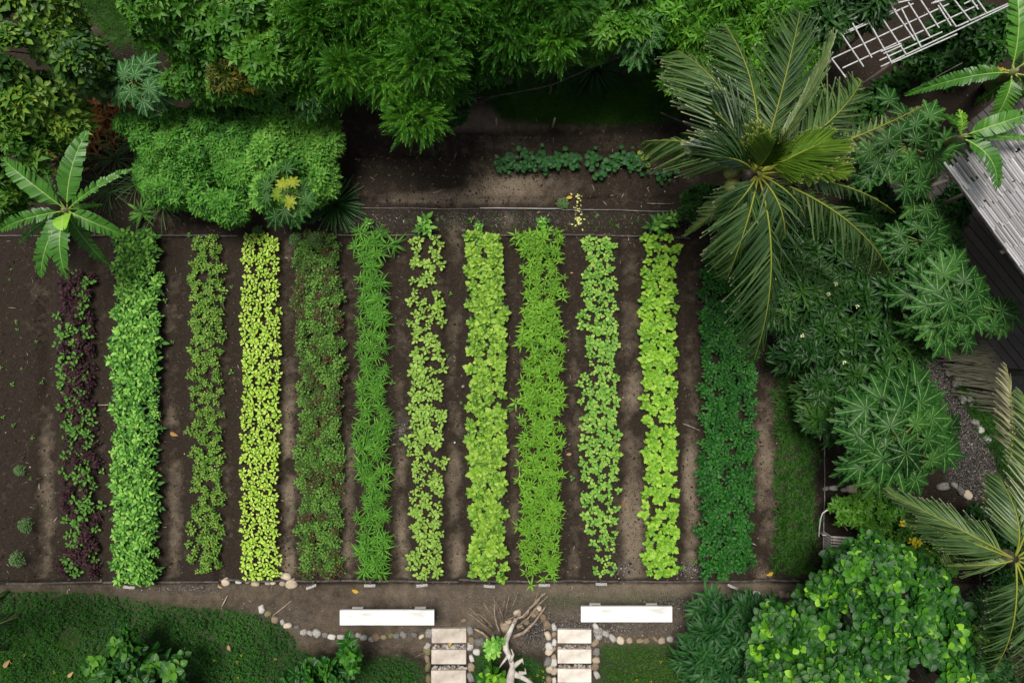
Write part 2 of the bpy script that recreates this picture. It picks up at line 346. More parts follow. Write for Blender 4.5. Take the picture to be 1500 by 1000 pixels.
# ------------------------------------------------------------------ crops, plant by plant
def fill_row(key, protos, spacing, label, cat, group, density=1.0, jit=.35, sc=(.8, 1.15), zoff=0., dens=None, sink=.0, edge=0):
    k = list(ROWS).index(key); c, w, a, b = ROWS[key]; s = spacing*80
    cnt = 0; ycur = a+s*.3
    w = w*.88
    while ycur < b-s*.2:
        ncol = max(1, int(round(2*w/s))); off = (cnt % 2)*.5
        wloc = w*(1+.22*(float(vnoise(ycur/37., k*3.1, 8))-.5))
        for i in range(ncol):
            px = c+float(rowshift(k, ycur))-wloc+(i+.5+off*.5-.125)*2*wloc/ncol+rng.normal(0, s*jit*.5); py = ycur+rng.normal(0, s*jit*.5)
            pr = density if dens is None else dens(px, py)
            if rng.random() > pr: continue
            size = rng.uniform(*sc)*(.85+.35*float(vnoise(px/60., py/45., 31+k)))
            o = protos[int(rng.integers(len(protos)))] if not callable(protos) else protos(px, py)
            if o.get('used'): o = o.copy(); COL.objects.link(o)
            else: o['used'] = 1
            # plan positions were read at foliage height: pull onto the soil under it
            zz = hz(px, py); X, Y, _ = P(px, py, .22)
            o.location = (X, Y, float(height(np.array(X), np.array(Y)))-.01-sink); o.rotation_euler = (rng.normal(0, .06), rng.normal(0, .06), rng.uniform(0, 6.28)); o.scale = (size,)*3
            lab, ct = (label(o), cat) if callable(label) else (label, cat)
            tag(o, lab, ct, group)
        ycur += s; cnt += 1
def proto(name, mat, fn, n=4):
    out = []
    for i in range(n):
        m = M(); fn(m); out.append(m.build(name, mat, local=True))
    return out
L_ov = leaf(.5, 4, 'ovate', .12, .3); L_rd = leaf(.72, 4, 'round', .14, .35, wav=.12); L_la = leaf(.22, 4, 'lance', .15, .45); L_wa = leaf(.13, 4, 'lance', .2, .5); L_ob = leaf(.55, 4, 'obov', .1, .25, wav=.08)
L_bl = leaf(.09, 3, 'blade', .2, .5); L_sm = leaf(.6, 2, 'ovate', .15, .2); L_big = leaf(.72, 5, 'obov', .12, .3, wav=.06)

m_purple = leafmat('purple_leaf', [(.012, .005, .010), (.028, .010, .020), (.06, .022, .038)], rough=.5, transl=.1)
m_herb = leafmat('herb_leaf', [(.025, .09, .018), (.075, .22, .04), (.16, .36, .07), (.29, .52, .14)], vein=(.13, .30, .08))
m_green1 = leafmat('amaranth_green_leaf', [(.035, .10, .015), (.08, .21, .04), (.15, .32, .07)], vein=(.2, .36, .12))
m_small = leafmat('small_green_leaf', [(.035, .085, .014), (.075, .17, .03), (.13, .27, .05), (.26, .38, .10)])
m_lime = leafmat('lime_leaf', [(.15, .31, .03), (.29, .48, .055), (.41, .60, .10), (.54, .70, .20)], vein=(.48, .62, .2), transl=.3)
m_basil = leafmat('basil_leaf', [(.085, .035, .04), (.10, .055, .04), (.05, .07, .025), (.035, .10, .02), (.07, .17, .035), (.13, .26, .06)], rnd=.95)
m_water = leafmat('spinach_blade', [(.028, .11, .012), (.06, .20, .02), (.11, .30, .035)], vein=(.2, .38, .08))
m_lett = leafmat('lettuce_leaf', [(.11, .22, .03), (.22, .37, .07), (.34, .50, .13)], vein=(.42, .54, .24), transl=.3)
m_bok = leafmat('bok_leaf', [(.045, .13, .010), (.16, .31, .032), (.34, .50, .09)], vein=(.36, .52, .20), rough=.38, transl=.28)
m_blade = leafmat('grass_blade', [(.05, .15, .012), (.11, .26, .02), (.18, .38, .04)], vein=(.22, .4, .07))
m_rad = leafmat('radish_leaf', [(.05, .17, .025), (.12, .29, .05), (.24, .43, .09), (.38, .52, .16)], vein=(.3, .46, .16), transl=.28)
m_must = leafmat('mustard_leaf', [(.10, .25, .02), (.21, .41, .04), (.34, .54, .09)], vein=(.40, .56, .18), transl=.3, rough=.38)
m_dark = leafmat('dark_leaf', [(.008, .045, .011), (.018, .095, .022), (.04, .16, .037)], rough=.4, transl=.15)
m_sparse = leafmat('dark_grass', [(.010, .04, .008), (.025, .085, .015), (.055, .14, .028)], transl=.15)
m_dill = leafmat('dill_leaf', [(.05, .12, .05), (.10, .20, .09), (.16, .28, .14)])

pur = proto('purple_amaranth', m_purple, lambda m: bush(m, L_ov, 4, .06, .11, 7, .035, .075), 3)
gam = proto('green_amaranth', m_green1, lambda m: rosette(m, L_ob, 9, .04, .105, h=.1, base=(0, 0, .05)), 3)
def pick_mixed(px, py): return (pur if .45*vnoise(px/20., py/35., 77)+.75*rng.random()-.15*(py < 470) < .62 else gam)[int(rng.integers(3))]
fill_row('mixed', pick_mixed, .128, lambda o: 'dark purple leafy plant in the mixed bed second from the left' if o.data.name.startswith('purple') else 'small green plant among purple ones in the mixed bed second from the left', 'leafy crop', 'plants in the purple and green bed', sc=(.7, 1.15), jit=.6)
for o in list(bpy.data.objects):
    if o.get('label', '').startswith('dark purple leafy'): o['group'] = 'purple plants in the mixed bed'
    elif o.get('label', '').startswith('small green plant among'): o['group'] = 'green plants in the mixed bed'
herb = proto('herb_plant', m_herb, lambda m: bush(m, L_ov, 4, .085, .22, 8, .05, .115, pit1=0, tv=.6), 4)
fill_row('herb', herb, .142, 'leafy mid green herb plant in the wide dense bed right of the purple one', 'herb plant', 'plants in the wide dense herb bed', jit=.45)
sml = proto('spinach_seedling', m_small, lambda m: bush(m, L_sm, 3, .05, .1, 6, .03, .06, pit1=5), 4)
fill_row('small', sml, .103, 'small leaved green seedling in the narrow bed between herb bed and lime lettuce', 'seedling', 'seedlings in the narrow small leaved bed', jit=.7, dens=lambda x, y: .95-.35*sstep(700, 840, y)*(x < 295))
lim = proto('lime_lettuce', m_lime, lambda m: rosette(m, L_ob, 9, .035, .085, h=.05, base=(0, 0, .09), pit0=65, pit1=0), 4)
fill_row('lime', lim, .122, 'bright lime yellow lettuce in the brightest bed', 'lettuce', 'lime lettuces in the brightest bed', jit=.3, sc=(.95, 1.15))
bas = proto('basil_plant', m_basil, lambda m: bush(m, L_sm, 9, .11, .2, 8, .03, .06, tv=.6, pit1=0), 4)
fill_row('basil', bas, .15, 'dark green and purplish bushy basil plant right of the lime bed', 'basil plant', 'basil plants in the dark bushy bed', jit=.5)
wat = proto('water_spinach', m_water, lambda m: [rosette(m, L_wa, 9, .07, .18, h=.05, base=(rng.normal(0, .035), rng.normal(0, .035), .08+.05*j), pit0=65, pit1=5, tv=.5) for j in range(3)], 4)
fill_row('water', wat, .16, 'spiky narrow leaved spinach clump in the sixth planted bed', 'spinach plant', 'spiky spinach clumps in the narrow bed', jit=.6)
let = proto('pale_lettuce', m_lett, lambda m: rosette(m, L_ob, 8, .04, .105, h=.05, base=(0, 0, .05), pit0=60, pit1=5), 4)
fill_row('lettuce', let, .125, 'pale green frilly lettuce in the patchy bed left of the bok choy', 'lettuce', 'pale lettuces in the patchy bed', jit=.8, dens=lambda x, y: np.clip(.62+1.1*(vnoise(x/13., y/16., 5)-.35)+.35*sstep(500, 700, y), .15, 1), sc=(.75, 1.2))
bok = proto('bok_choy', m_bok, lambda m: rosette(m, L_rd, 11, .06, .14, h=.08, base=(0, 0, .07), pit0=70, pit1=8, tv=.75), 4)
fill_row('bok', bok, .155, 'round leaved bok choy in the bed left of centre', 'bok choy', 'bok choy in the round leaved bed', jit=.45, sc=(.8, 1.1))
bld = proto('grassy_spinach', m_blade, lambda m: [rosette(m, L_la, 8, .05, .13, h=.05, base=(rng.normal(0, .05), rng.normal(0, .05), .08+.05*j), pit0=60, pit1=0, tv=.4) for j in range(3)], 4)
fill_row('blade', bld, .142, 'bright narrow leaved grassy spinach clump in the wide bed right of the bok choy', 'spinach plant', 'grassy spinach clumps in the wide bright bed', jit=.6)
rad = proto('radish_plant', m_rad, lambda m: rosette(m, L_rd, 6, .035, .075, h=.04, base=(0, 0, .05), pit0=60, pit1=5), 4)
fill_row('radish', rad, .102, 'small round leaved radish plant in the bed thinning out towards its lower end', 'radish plant', 'radish plants in the thinning bed', jit=.6,
    dens=lambda x, y: .97-.5*sstep(470, 520, y)*(1-sstep(540, 560, y))*(x < 872)-.6*sstep(700, 800, y)*(.5+.5*(x < 880))-.25*(x < 860), sc=(.8, 1.3))
mus = proto('mustard_plant', m_must, lambda m: rosette(m, L_rd, 9, .05, .11, h=.07, base=(0, 0, .07), pit0=65, pit1=5, tv=.7), 4)
fill_row('mustard', mus, .14, 'yellow green round leaved mustard plant in the second bed right of the radishes', 'mustard plant', 'mustard plants in the yellow green bed', jit=.5, sc=(.8, 1.15))
for o in list(bpy.data.objects):
    if o.get('label', '').startswith('yellow green round leaved mustard'): o['label'] = 'yellow green round leaved mustard plant in the bed right of the radishes'
drk = proto('sweet_potato_plant', m_dark, lambda m: bush(m, L_ov, 6, .10, .26, 8, .04, .085, pit1=0), 4)
fill_row('dark', drk, .168, 'deep green sweet potato plant in the broad dark bed below the coconut palm', 'sweet potato plant', 'sweet potato plants in the broad dark bed', jit=.5)
spa = proto('spring_onion_tuft', m_sparse, lambda m: rosette(m, leaf(.16, 3, 'blade', .2, .5), 22, .06, .15, h=.02, base=(0, 0, .01), pit0=80, pit1=15), 4)
fill_row('sparse', spa, .092, 'thin dark spring onion tuft in the rightmost short bed', 'spring onion', 'spring onion tufts in the rightmost bed', jit=.9, dens=lambda x, y: .85)
# single plants dotted about
def one(pr, px, py, size, label, cat, group=None, zf=.2):
    o = pr[int(rng.integers(len(pr)))].copy(); COL.objects.link(o); X, Y, _ = P(px, py, zf)
    o.location = (X, Y, float(height(np.array(X), np.array(Y)))-.005); o.scale = (size,)*3; o.rotation_euler = (0, 0, rng.uniform(0, 6.28))
    for k_ in ('group', 'label', 'used'):
        if k_ in o: del o[k_]
    return tag(o, label, cat, group)
def fern_tuft(m): 
    for j in range(26):
        a = j*2.4; q = math.sqrt(j/26)*.14; rosette(m, L_sm, 8, .015, .035, base=(q*cos(a), q*sin(a), .22*(1-.5*(q/.14)**2)), tv=.3, pit1=0)
        tube(m, [(0, 0, 0), (q*cos(a), q*sin(a), .22*(1-.5*(q/.14)**2))], [.003, .0015], 4, .3, cap=False)
dil = proto('dill_plant', m_dill, fern_tuft, 2)
one(dil, 27, 689, .7, 'small feathery blue green dill tuft, upper of three in the bare left bed', 'dill plant')
one(dil, 38, 769, .95, 'feathery blue green dill tuft in the middle of the bare left bed', 'dill plant')
one(dil, 27, 818, 1., 'feathery blue green dill tuft lowest in the bare left bed', 'dill plant')
one(dil, 825, 296, .75, 'greyish feathery dill tuft beside the yellow petals above the beds', 'dill plant')
one(dil, 432, 352, .8, 'dusty green dill tuft at the top left corner of the basil bed', 'dill plant')
one(dil, 461, 350, .95, 'dusty green dill tuft at the top of the basil bed', 'dill plant')
one(dil, 375, 338, .75, 'feathery green dill tuft at the top of the lime lettuce bed', 'dill plant')
for o in dil: bpy.data.objects.remove(o)
lettuce_extra = [(624, 330, 1.5, 'leafy green lettuce alone above the pale lettuce bed'), (537, 326, .8, 'small green lettuce alone above the spiky spinach bed'), (701, 330, .75, 'small green lettuce just above the bok choy bed'),
    (796, 325, .9, 'round green lettuce alone above the wide grassy spinach bed'), (962, 330, 1.6, 'big leafy green clump above the mustard bed'), (985, 322, 1.3, 'leafy green clump beside the palm frond above the mustard bed')]
for a in lettuce_extra: one(herb, a[0], a[1], a[2], a[3], 'leafy crop')
for px, py in [(20, 395), (18, 410), (28, 470), (29, 482), (22, 562), (5, 538), (62, 560), (52, 640), (24, 622), (34, 540), (56, 500), (48, 700), (62, 740), (8, 610)]:
    one(gam, px, py, rng.uniform(.25, .5), 'tiny green weed sprouting in the bare left bed', 'weed', 'weeds in the bare left bed', .05)
for px, py in [(242, 440), (150, 690), (338, 420), (338, 545), (430, 742), (495, 820), (575, 560), (660, 430), (655, 520), (748, 600), (838, 700), (1018, 820), (1000, 830), (252, 500), (675, 590), (690, 322), (640, 322), (720, 345), (560, 330), (875, 315), (905, 330), (470, 320), (410, 330), (280, 345)]:
    one(gam, px, py, rng.uniform(.3, .6), 'small green weed sprouting on the trodden soil between beds', 'weed', 'weeds between the beds', .05)
one(bok, 903, 664, .9, 'larger round leaved plant leaning out on the right of the radish bed', 'leafy crop')
one(bok, 642, 447, .85, 'large leaved green plant standing out in the patchy lettuce bed', 'leafy crop')
one(wat, 575, 357, 1.35, 'long leaved spinach clump spilling right at the top of the spiky bed', 'spinach plant'); one(wat, 524, 362, 1.1, 'long leaved spinach clump at the top left corner of the spiky bed', 'spinach plant')
# seedlings in the upper bed
sdl = proto('tiny_seedling', leafmat('seedling_leaf', [(.05, .07, .03), (.14, .16, .08), (.25, .27, .15)]), lambda m: rosette(m, L_sm, 4, .02, .032, h=.01, base=(0, 0, .03)), 2)
for yy in (235, 247, 259):
    for i in range(15):
        px = 530+i*19.5+rng.normal(0, 2.5)+(yy == 247)*9
        if rng.random() > .85: continue
        o = sdl[i % 2].copy(); COL.objects.link(o); X, Y, _ = P(px, yy+rng.normal(0, 1.5), .05); o.location = (X, Y, float(height(np.array(X), np.array(Y)))-.003)
        o.scale = (rng.uniform(.6, 1.1),)*3; o.rotation_euler = (0, 0, rng.uniform(0, 6)); tag(o, 'tiny pale seedling in the three rows of the dark upper bed', 'seedling', 'seedlings in the dark upper bed')
for o in sdl: bpy.data.objects.remove(o)

# ------------------------------------------------------------------ ground litter
def scatter(poly, n, pad=0):
    p = np.array(poly); lo = p.min(0); hi = p.max(0); out = []
    while sum(map(len, out)) < n:
        q = rng.uniform(lo, hi, (n*2, 2)); out.append(q[inpoly(poly, q[:, 0], q[:, 1])])
    return np.concatenate(out)[:n]
def rock_tpl(sub=1, amp=.25, seed=0, flat=.7, pw=1):
    import bmesh
    b = bmesh.new(); bmesh.ops.create_icosphere(b, subdivisions=sub, radius=1); V = np.array([v.co[:] for v in b.verts]); F = [[v.index for v in f.verts] for f in b.faces]; b.free()
    V = np.sign(V)*np.abs(V)**pw
    d = 1+amp*(fbm(V[:, 0]*1.3+seed*5+V[:, 2], V[:, 1]*1.3+9, 3, seed)-.5)*2; V = V*d[:, None]; V[:, 2] *= flat
    m = M(); m.faces(V, F); return m.tpl()
pebm = solidmat('pebble', [(.035, .028, .022), (.10, .08, .065), (.22, .2, .17), (.5, .48, .44)], tint=True, rough=.8, scale=20, bump=.2)
m = M(); full = [(-20, -20), (1520, -20), (1520, 1020), (-20, 1020)]
q = scatter(full, 26000); gd = .5+.7*(q[:, 1] > 850)+.9*np.interp(q[:, 1], [300, 310, 345, 350], [0, 1, 1, 0])
nn = fbm(q[:, 0]/40, q[:, 1]/40, 3, 41); keep = (rng.random(len(q)) < gd*(nn*1.6-.1))
for poly in (COVERL, COVERR): keep &= ~inpoly(poly, q[:, 0], q[:, 1])
q = q[keep]
ex = [scatter(GRAVELPATH, 5000)]
for cx, cy, rx, ry, n in [(770, 930, 35, 22, 500), (870, 920, 120, 14, 1700), (1013, 835, 16, 12, 500), (915, 832, 18, 10, 400), (590, 630, 9, 16, 250), (270, 862, 70, 4, 350), (985, 888, 40, 12, 400), (700, 322, 240, 10, 700), (990, 925, 30, 12, 250)]:
    ex.append(np.stack([rng.normal(cx, rx*.55, n), rng.normal(cy, ry*.6, n)], -1))
q = np.concatenate([q]+ex); n = len(q); X = (q[:, 0]-750)/80; Y = (500-q[:, 1])/80
az = rng.uniform(0, 6.28, n); sz = np.clip(rng.lognormal(-5.05, .45, n), .003, .022)
tt = np.clip(rng.normal(.33, .2, n), 0, 1); tt[rng.random(n) < .03] = .95
m.inst(rock_tpl(1, .3, 3), np.stack([X, Y, height(X, Y)+sz*.2], -1), np.stack([np.cos(az), np.sin(az), 0*az], -1), (0, 0, 1), sz, tt, sz*rng.uniform(.6, 1, n))
tag(m.build('gravel', pebm, smooth=False), kind='stuff', label='small stones and crumbs of earth scattered over the soil')
# clods of dug earth on the beds
m = M(); q = scatter([(0, 345), (1210, 345), (1210, 848), (0, 848)], 26000); q = np.concatenate([q, scatter([(505, 195), (1000, 195), (1000, 340), (505, 340)], 4500)])
X = (q[:, 0]-750)/80; Y = (500-q[:, 1])/80; n = len(q); az = rng.uniform(0, 6.28, n); sz = np.clip(rng.lognormal(-4.7, .45, n), .004, .03)
m.inst(rock_tpl(1, .4, 8, .8), np.stack([X, Y, height(X, Y)], -1), np.stack([np.cos(az), np.sin(az), 0*az], -1), (0, 0, 1), sz, rng.uniform(.2, .8, n), sz*.8)
tag(m.build('soil_clods', solidmat('clod', [(.012, .009, .007), (.03, .022, .016), (.07, .053, .04)], tint=True, rough=.95, spec=.1, scale=25), smooth=False), kind='stuff', label='crumbled dark clods of earth on the planting beds')
# straw and leaf scraps
m = M(); q = np.concatenate([scatter([(0, 300), (1210, 300), (1210, 900), (0, 900)], 1500), scatter([(505, 150), (1000, 150), (1000, 340), (505, 340)], 350)]); n = len(q); X = (q[:, 0]-750)/80; Y = (500-q[:, 1])/80
az = rng.uniform(0, 6.28, n)
m.inst(leaf(.12, 2, 'lance', .3, .1), np.stack([X, Y, height(X, Y)+.014], -1), np.stack([np.cos(az), np.sin(az), rng.normal(0, .1, n)], -1), (0, 0, 1), np.clip(rng.lognormal(-3.2, .5, n), .015, .13), rng.uniform(0, 1, n))
tag(m.build('straw_litter', solidmat('straw', [(.09, .07, .045), (.22, .18, .12), (.42, .38, .30)], tint=True, rough=.8), smooth=False), kind='stuff', label='dry straw and leaf scraps on the soil')

# ------------------------------------------------------------------ ground covers
def cover(name, poly, n, mat, tpl, l0, l1, h, label, per=4, kind='stuff', clump=.5, up=.4, holes=None):
    m = M(); q = scatter(poly, n); ns = fbm(q[:, 0]/22, q[:, 1]/22, 3, 61); edge = np.clip(polydist(poly, q[:, 0], q[:, 1])/22, 0, 1)
    k = rng.random(n) < (.35+.65*edge)*np.clip(.6+clump*(ns-.35)*3, .3, 1)
    if holes is not None:
        for hx, hy, hr in holes: k &= np.hypot(q[:, 0]-hx, q[:, 1]-hy) > hr*(.7+.6*ns)
    q = q[k]; ns = ns[k]; edge = edge[k]; n = len(q)
    X = (q[:, 0]-750)/80; Y = (500-q[:, 1])/80; Z = height(X, Y)+h*(ns*1.5-.15)*(.3+.7*edge)*rng.uniform(.3, 1.05, n)
    for j in range(per):
        az = rng.uniform(0, 6.28, n); el = rng.uniform(-.1, up*1.6, n); d = np.stack([np.cos(az)*np.cos(el), np.sin(az)*np.cos(el), np.sin(el)], -1)
        m.inst(tpl, np.stack([X, Y, Z], -1), d, np.array([0, 0, 1])+rng.normal(0, .25, (n, 3)), rng.uniform(l0, l1, n), np.clip(.5+rng.normal(0, .2, n)+(fbm(q[:, 0]/60, q[:, 1]/60, 2, 5)-.5)*.6, -.1, 1.1))
    return tag(m.build(name, mat), label=label, kind=kind)
m_cov = leafmat('cover_leaf', [(.008, .04, .006), (.02, .09, .012), (.045, .16, .022)], rnd=0)
m_covy = leafmat('turf_leaf', [(.018, .06, .008), (.045, .13, .015), (.09, .20, .03)], rnd=0)
cover('ground_cover', COVERL, 27000, m_cov, L_sm, .020, .042, .17, 'low dense creeping ground cover along the lower left edge', holes=[(105, 933, 17), (268, 908, 5), (335, 940, 5)])
cover('grass', [(-40, 905), (60, 900), (120, 920), (150, 960), (160, 1080), (-40, 1080)], 5000, m_covy, L_bl, .03, .08, .1, 'lighter grass in the lower left corner', up=.8)
cover('ground_cover', COVERM1, 1800, m_cov, L_sm, .016, .034, .1, 'creeping ground cover left of the bare white tree')
cover('ground_cover', COVERM2, 2300, m_cov, L_sm, .016, .034, .1, 'creeping ground cover right of the bare white tree')
cover('ground_cover', COVERR, 10500, leafmat('clover_leaf', [(.02, .055, .008), (.045, .11, .015), (.08, .16, .03)], rnd=0), L_sm, .016, .034, .1, 'creeping ground cover right of the lower right stepping stones')
cover('grass', LAWNT, 12000, m_covy, L_bl, .05, .11, .1, 'dark unmown grass behind the upper soil bed', up=.8)
cover('grass', GRASSTL, 9000, m_covy, L_bl, .04, .09, .07, 'bright grass patch at the top left between the shrubs', up=.8, clump=.9)
cover('ground_cover', [(1120, 505), (1165, 510), (1200, 540), (1190, 560), (1150, 548), (1122, 540)], 2200, m_covy, L_sm, .018, .034, .1, 'bright low ground cover below the long palm frond')
cover('undergrowth', [(1395, 540), (1440, 590), (1478, 640), (1500, 700), (1470, 700), (1440, 640), (1400, 575)], 2500, m_sparse, L_bl, .06, .15, .15, 'dark weeds along the stones of the gravel path', up=.8)
cover('undergrowth', [(1330, 90), (1400, 55), (1480, 10), (1510, 60), (1440, 100), (1400, 130), (1340, 120), (1250, 200), (1240, 150)], 1300, m_cov, L_ov, .06, .14, .35, 'dim undergrowth below the lattice frame', per=3)
cover('undergrowth', [(505, 315), (985, 312), (985, 341), (505, 341)], 420, m_covy, L_sm, .015, .03, .03, 'sparse tiny weeds on the strip above the beds', per=5)
cover('undergrowth', [(780, 868), (1010, 862), (1010, 885), (800, 895)], 350, m_covy, L_bl, .02, .05, .03, 'sparse tiny weeds on the trodden earth by the right bench', per=5)
# yellow flowers dotted in the cover
m = M(); q = np.concatenate([scatter(COVERL, 60), scatter(COVERR, 20), scatter(COVERM2, 14)]); q = q[(q[:, 1] > 940)]
for p in q:
    X, Y, Z = P(p[0], p[1]); rosette(m, L_sm, 5, .014, .018, pit0=20, pit1=10, base=(X, Y, float(height(np.array(X), np.array(Y)))+.14))
tag(m.build('cover_flowers', leafmat('yellow_petal', [(.5, .4, .02), (.7, .6, .05)], rnd=0)), kind='stuff', label='tiny yellow flowers dotted over the ground cover')

# ------------------------------------------------------------------ edging pipes, signs, benches, stones
wood = solidmat('weathered_wood', [(.05, .04, .033), (.15, .125, .105), (.30, .27, .235)], scale=14, stretch=(1, 1, .15), bump=.5)
darkwood = solidmat('dark_board', [(.02, .017, .015), (.055, .047, .042), (.11, .10, .09)], scale=10)
greypipe = solidmat('dusty_pipe', [(.06, .055, .05), (.14, .13, .12), (.26, .25, .23)], scale=5, rough=.6)
def board(name, x0, y0, x1, y1, hgt, label, cat, mat, group=None, rad=None, wob=1.2):
    n = max(3, int(abs(x1-x0)/12)); pts = []
    for i in range(n+1):
        t = i/n; px = x0+(x1-x0)*t; py = y0+(y1-y0)*t+wob*(float(vnoise(px/50., y0, 2))-.5)*2
        X, Y, _ = P(px, py, 0); pts.append((X, Y, hz(px, py)+hgt))
    m = M()
    if rad: tube(m, pts, rad, 8)
    else:
        pts = np.array(pts); V = []
        for p in pts:
            for dy, dz in ((-.014, -.12), (.014, -.12), (.016, 0), (-.012, .004)): V.append((p[0], p[1]+dy, max(p[2], .05)+dz))
        F = [(i*4+k, i*4+(k+1) % 4, i*4+4+(k+1) % 4, i*4+4+k) for i in range(len(pts)-1) for k in range(4)]
        F += [(3, 2, 1, 0), tuple(len(V)-4+k for k in range(4))]; m.faces(V, F)
    c = P((x0+x1)/2, (y0+y1)/2)
    return tag(m.build(name, mat, loc=(c[0], c[1], 0), smooth=bool(rad)), label, cat, group)
board('edging_board', 12, 853, 152, 851, .03, 'thin dark edging board below the bare and purple beds', 'edging board', darkwood)
board('edging_board', 153, 851, 322, 851, .03, 'thin dark edging board below the wide herb bed and the small leaved bed', 'edging board', darkwood)
board('edging_board', 323, 848, 500, 849, .04, 'dark edging board held by small stones below the lime and basil beds', 'edging board', darkwood)
board('edging_board', 501, 849, 672, 850, .03, 'dark edging board below the spiky spinach and pale lettuce beds', 'edging board', darkwood)
board('edging_board', 673, 848, 905, 849, .035, 'dark edging board below the grassy spinach bed', 'edging board', darkwood)
board('edging_board', 906, 850, 1168, 848, .035, 'dark edging board below the mustard and dark leaved beds', 'edging board', darkwood)
board('edging_board', 70, 345, 350, 347, .03, 'thin edging board along the top of the herb and small leaved beds', 'edging board', darkwood)
board('edging_board', 478, 345, 640, 346, .03, 'thin edging board along the top of the spiky and lettuce beds', 'edging board', darkwood)
board('edging_board', 725, 345, 870, 344, .03, 'thin edging board along the top of the wide grassy spinach bed', 'edging board', darkwood)
board('edging_board', 872, 346, 1010, 349, .035, 'thin edging board at the top right beside the mustard bed', 'edging board', darkwood)
board('edging_board', -20, 346, 66, 346, .03, 'thin edging board above the bare left bed behind the banana plant', 'edging board', darkwood)
board('irrigation_pipe', 522, 305, 702, 306, .02, 'thin dark pipe lying on the left half of the strip above the beds', 'pipe', greypipe, rad=.006)
board('irrigation_pipe', 703, 306, 822, 307, .03, 'pale grey pipe lying in the middle of the strip above the beds', 'pipe', solidmat('pale_pipe', [(.2, .19, .18), (.34, .33, .32)]), rad=.011)
board('irrigation_pipe', 822, 308, 988, 310, .03, 'grey pipe running from the pale pipe to the palm fronds', 'pipe', greypipe, rad=.009)
def vboard(x, y0, y1, hgt, label):
    m = M(); pts = []
    for i in range(25):
        t = i/24; X, Y, _ = P(x+1.2*math.sin(t*5), y0+(y1-y0)*t); pts.append((X, Y, hz(x, y0+(y1-y0)*t)+hgt))
    tube(m, pts, .011, 8); c = P(x, (y0+y1)/2); return tag(m.build('irrigation_pipe', greypipe, loc=(c[0], c[1], 0)), label, 'pipe')
vboard(1205, 632, 846, .05, 'grey pipe running down along the right side of the spring onion bed')

signm = solidmat('sign_board', [(.14, .135, .125), (.28, .27, .26), (.46, .45, .43)], scale=12, bump=.2)
whites = ['below the wide herb bed', 'below the basil bed', 'below the spiky spinach bed', 'below the pale lettuce bed', 'below the bok choy bed', 'below the wide grassy spinach bed', 'below the radish bed', 'below the dark sweet potato bed']
for (px, py, tilt, wd), wh in zip([(189, 859, -.1, .2), (457, 857, .35, .19), (543, 854, 0, .2), (619, 854, .1, .2), (717, 856, -.08, .2), (797, 854, 0, .2), (880, 852, -.02, .2), (1073, 858, -.4, .2)], whites):
    X, Y, _ = P(px, py, .3); z0 = hz(px, py-8)
    t = empty('plant_sign', (X, Y, z0), 'small weathered plant marker sign standing '+wh, 'sign')
    m = M(); Rz = np.array([[cos(tilt), -sin(tilt), 0], [sin(tilt), cos(tilt), 0], [0, 0, 1]]); Rx = np.array([[1, 0, 0], [0, cos(.85), -sin(.85)], [0, sin(.85), cos(.85)]])
    box(m, (X, Y+.012, z0+.13), (.026, .018, .34), Rz, bev=.003); m.build('stake', wood, t, smooth=False)
    m = M(); box(m, (X, Y-.01, z0+.29), (wd, .012, .05), Rz@Rx, bev=.003); m.build('panel', signm, t, smooth=False)

whitep = solidmat('white_paint', [(.42, .41, .38), (.66, .655, .64), (.76, .76, .75)], scale=2.2, rough=.45, bump=.15, stretch=(1, 4, 1), spec=.4, detail=12)
pad = solidmat('cast_block', [(.45, .43, .40), (.60, .58, .55)], scale=9)
def bench(x0, x1, y0, y1, pads, label):
    z = .42; a = P(x0, y0, z); b = P(x1, y1, z); cx, cy = (a[0]+b[0])/2, (a[1]+b[1])/2; zb = hz((x0+x1)/2, (y0+y1)/2)
    t = empty('garden_bench', (cx, cy, zb), label, 'bench')
    m = M(); box(m, (cx, cy, z-.03), (b[0]-a[0], a[1]-b[1], .06), bev=.006); m.build('seat', whitep, t, smooth=False)
    for u in pads:
        m = M(); X = P(u, y0-6, 0)[0]*.985; yt = (500-(y0-5.5))*12.5/1000; lo = zb-.03
        V = []; 
        for zz, hw, ye in ((lo, .10, yt), (lo+.07, .10, yt), (lo+.09, .065, yt-.015), (z-.061, .055, a[1]-.01)):
            V += [(X-hw, b[1]+.02+(.0), zz), (X+hw, b[1]+.02, zz), (X+hw, ye, zz), (X-hw, ye, zz)]
        F = [(3, 2, 1, 0), (12, 13, 14, 15)]+[(l*4+k, l*4+(k+1) % 4, l*4+4+(k+1) % 4, l*4+4+k) for l in range(3) for k in range(4)]
        m.faces(V, F); m.build('leg', pad, t, smooth=False)
bench(497.5, 636, 893.5, 915.5, (521, 614), 'white bench at the left, with dull stains on its seat, above the left stepping stones')
bench(851, 985, 888, 911, (873, 957), 'clean bright white bench on the right, above the right stepping stones')

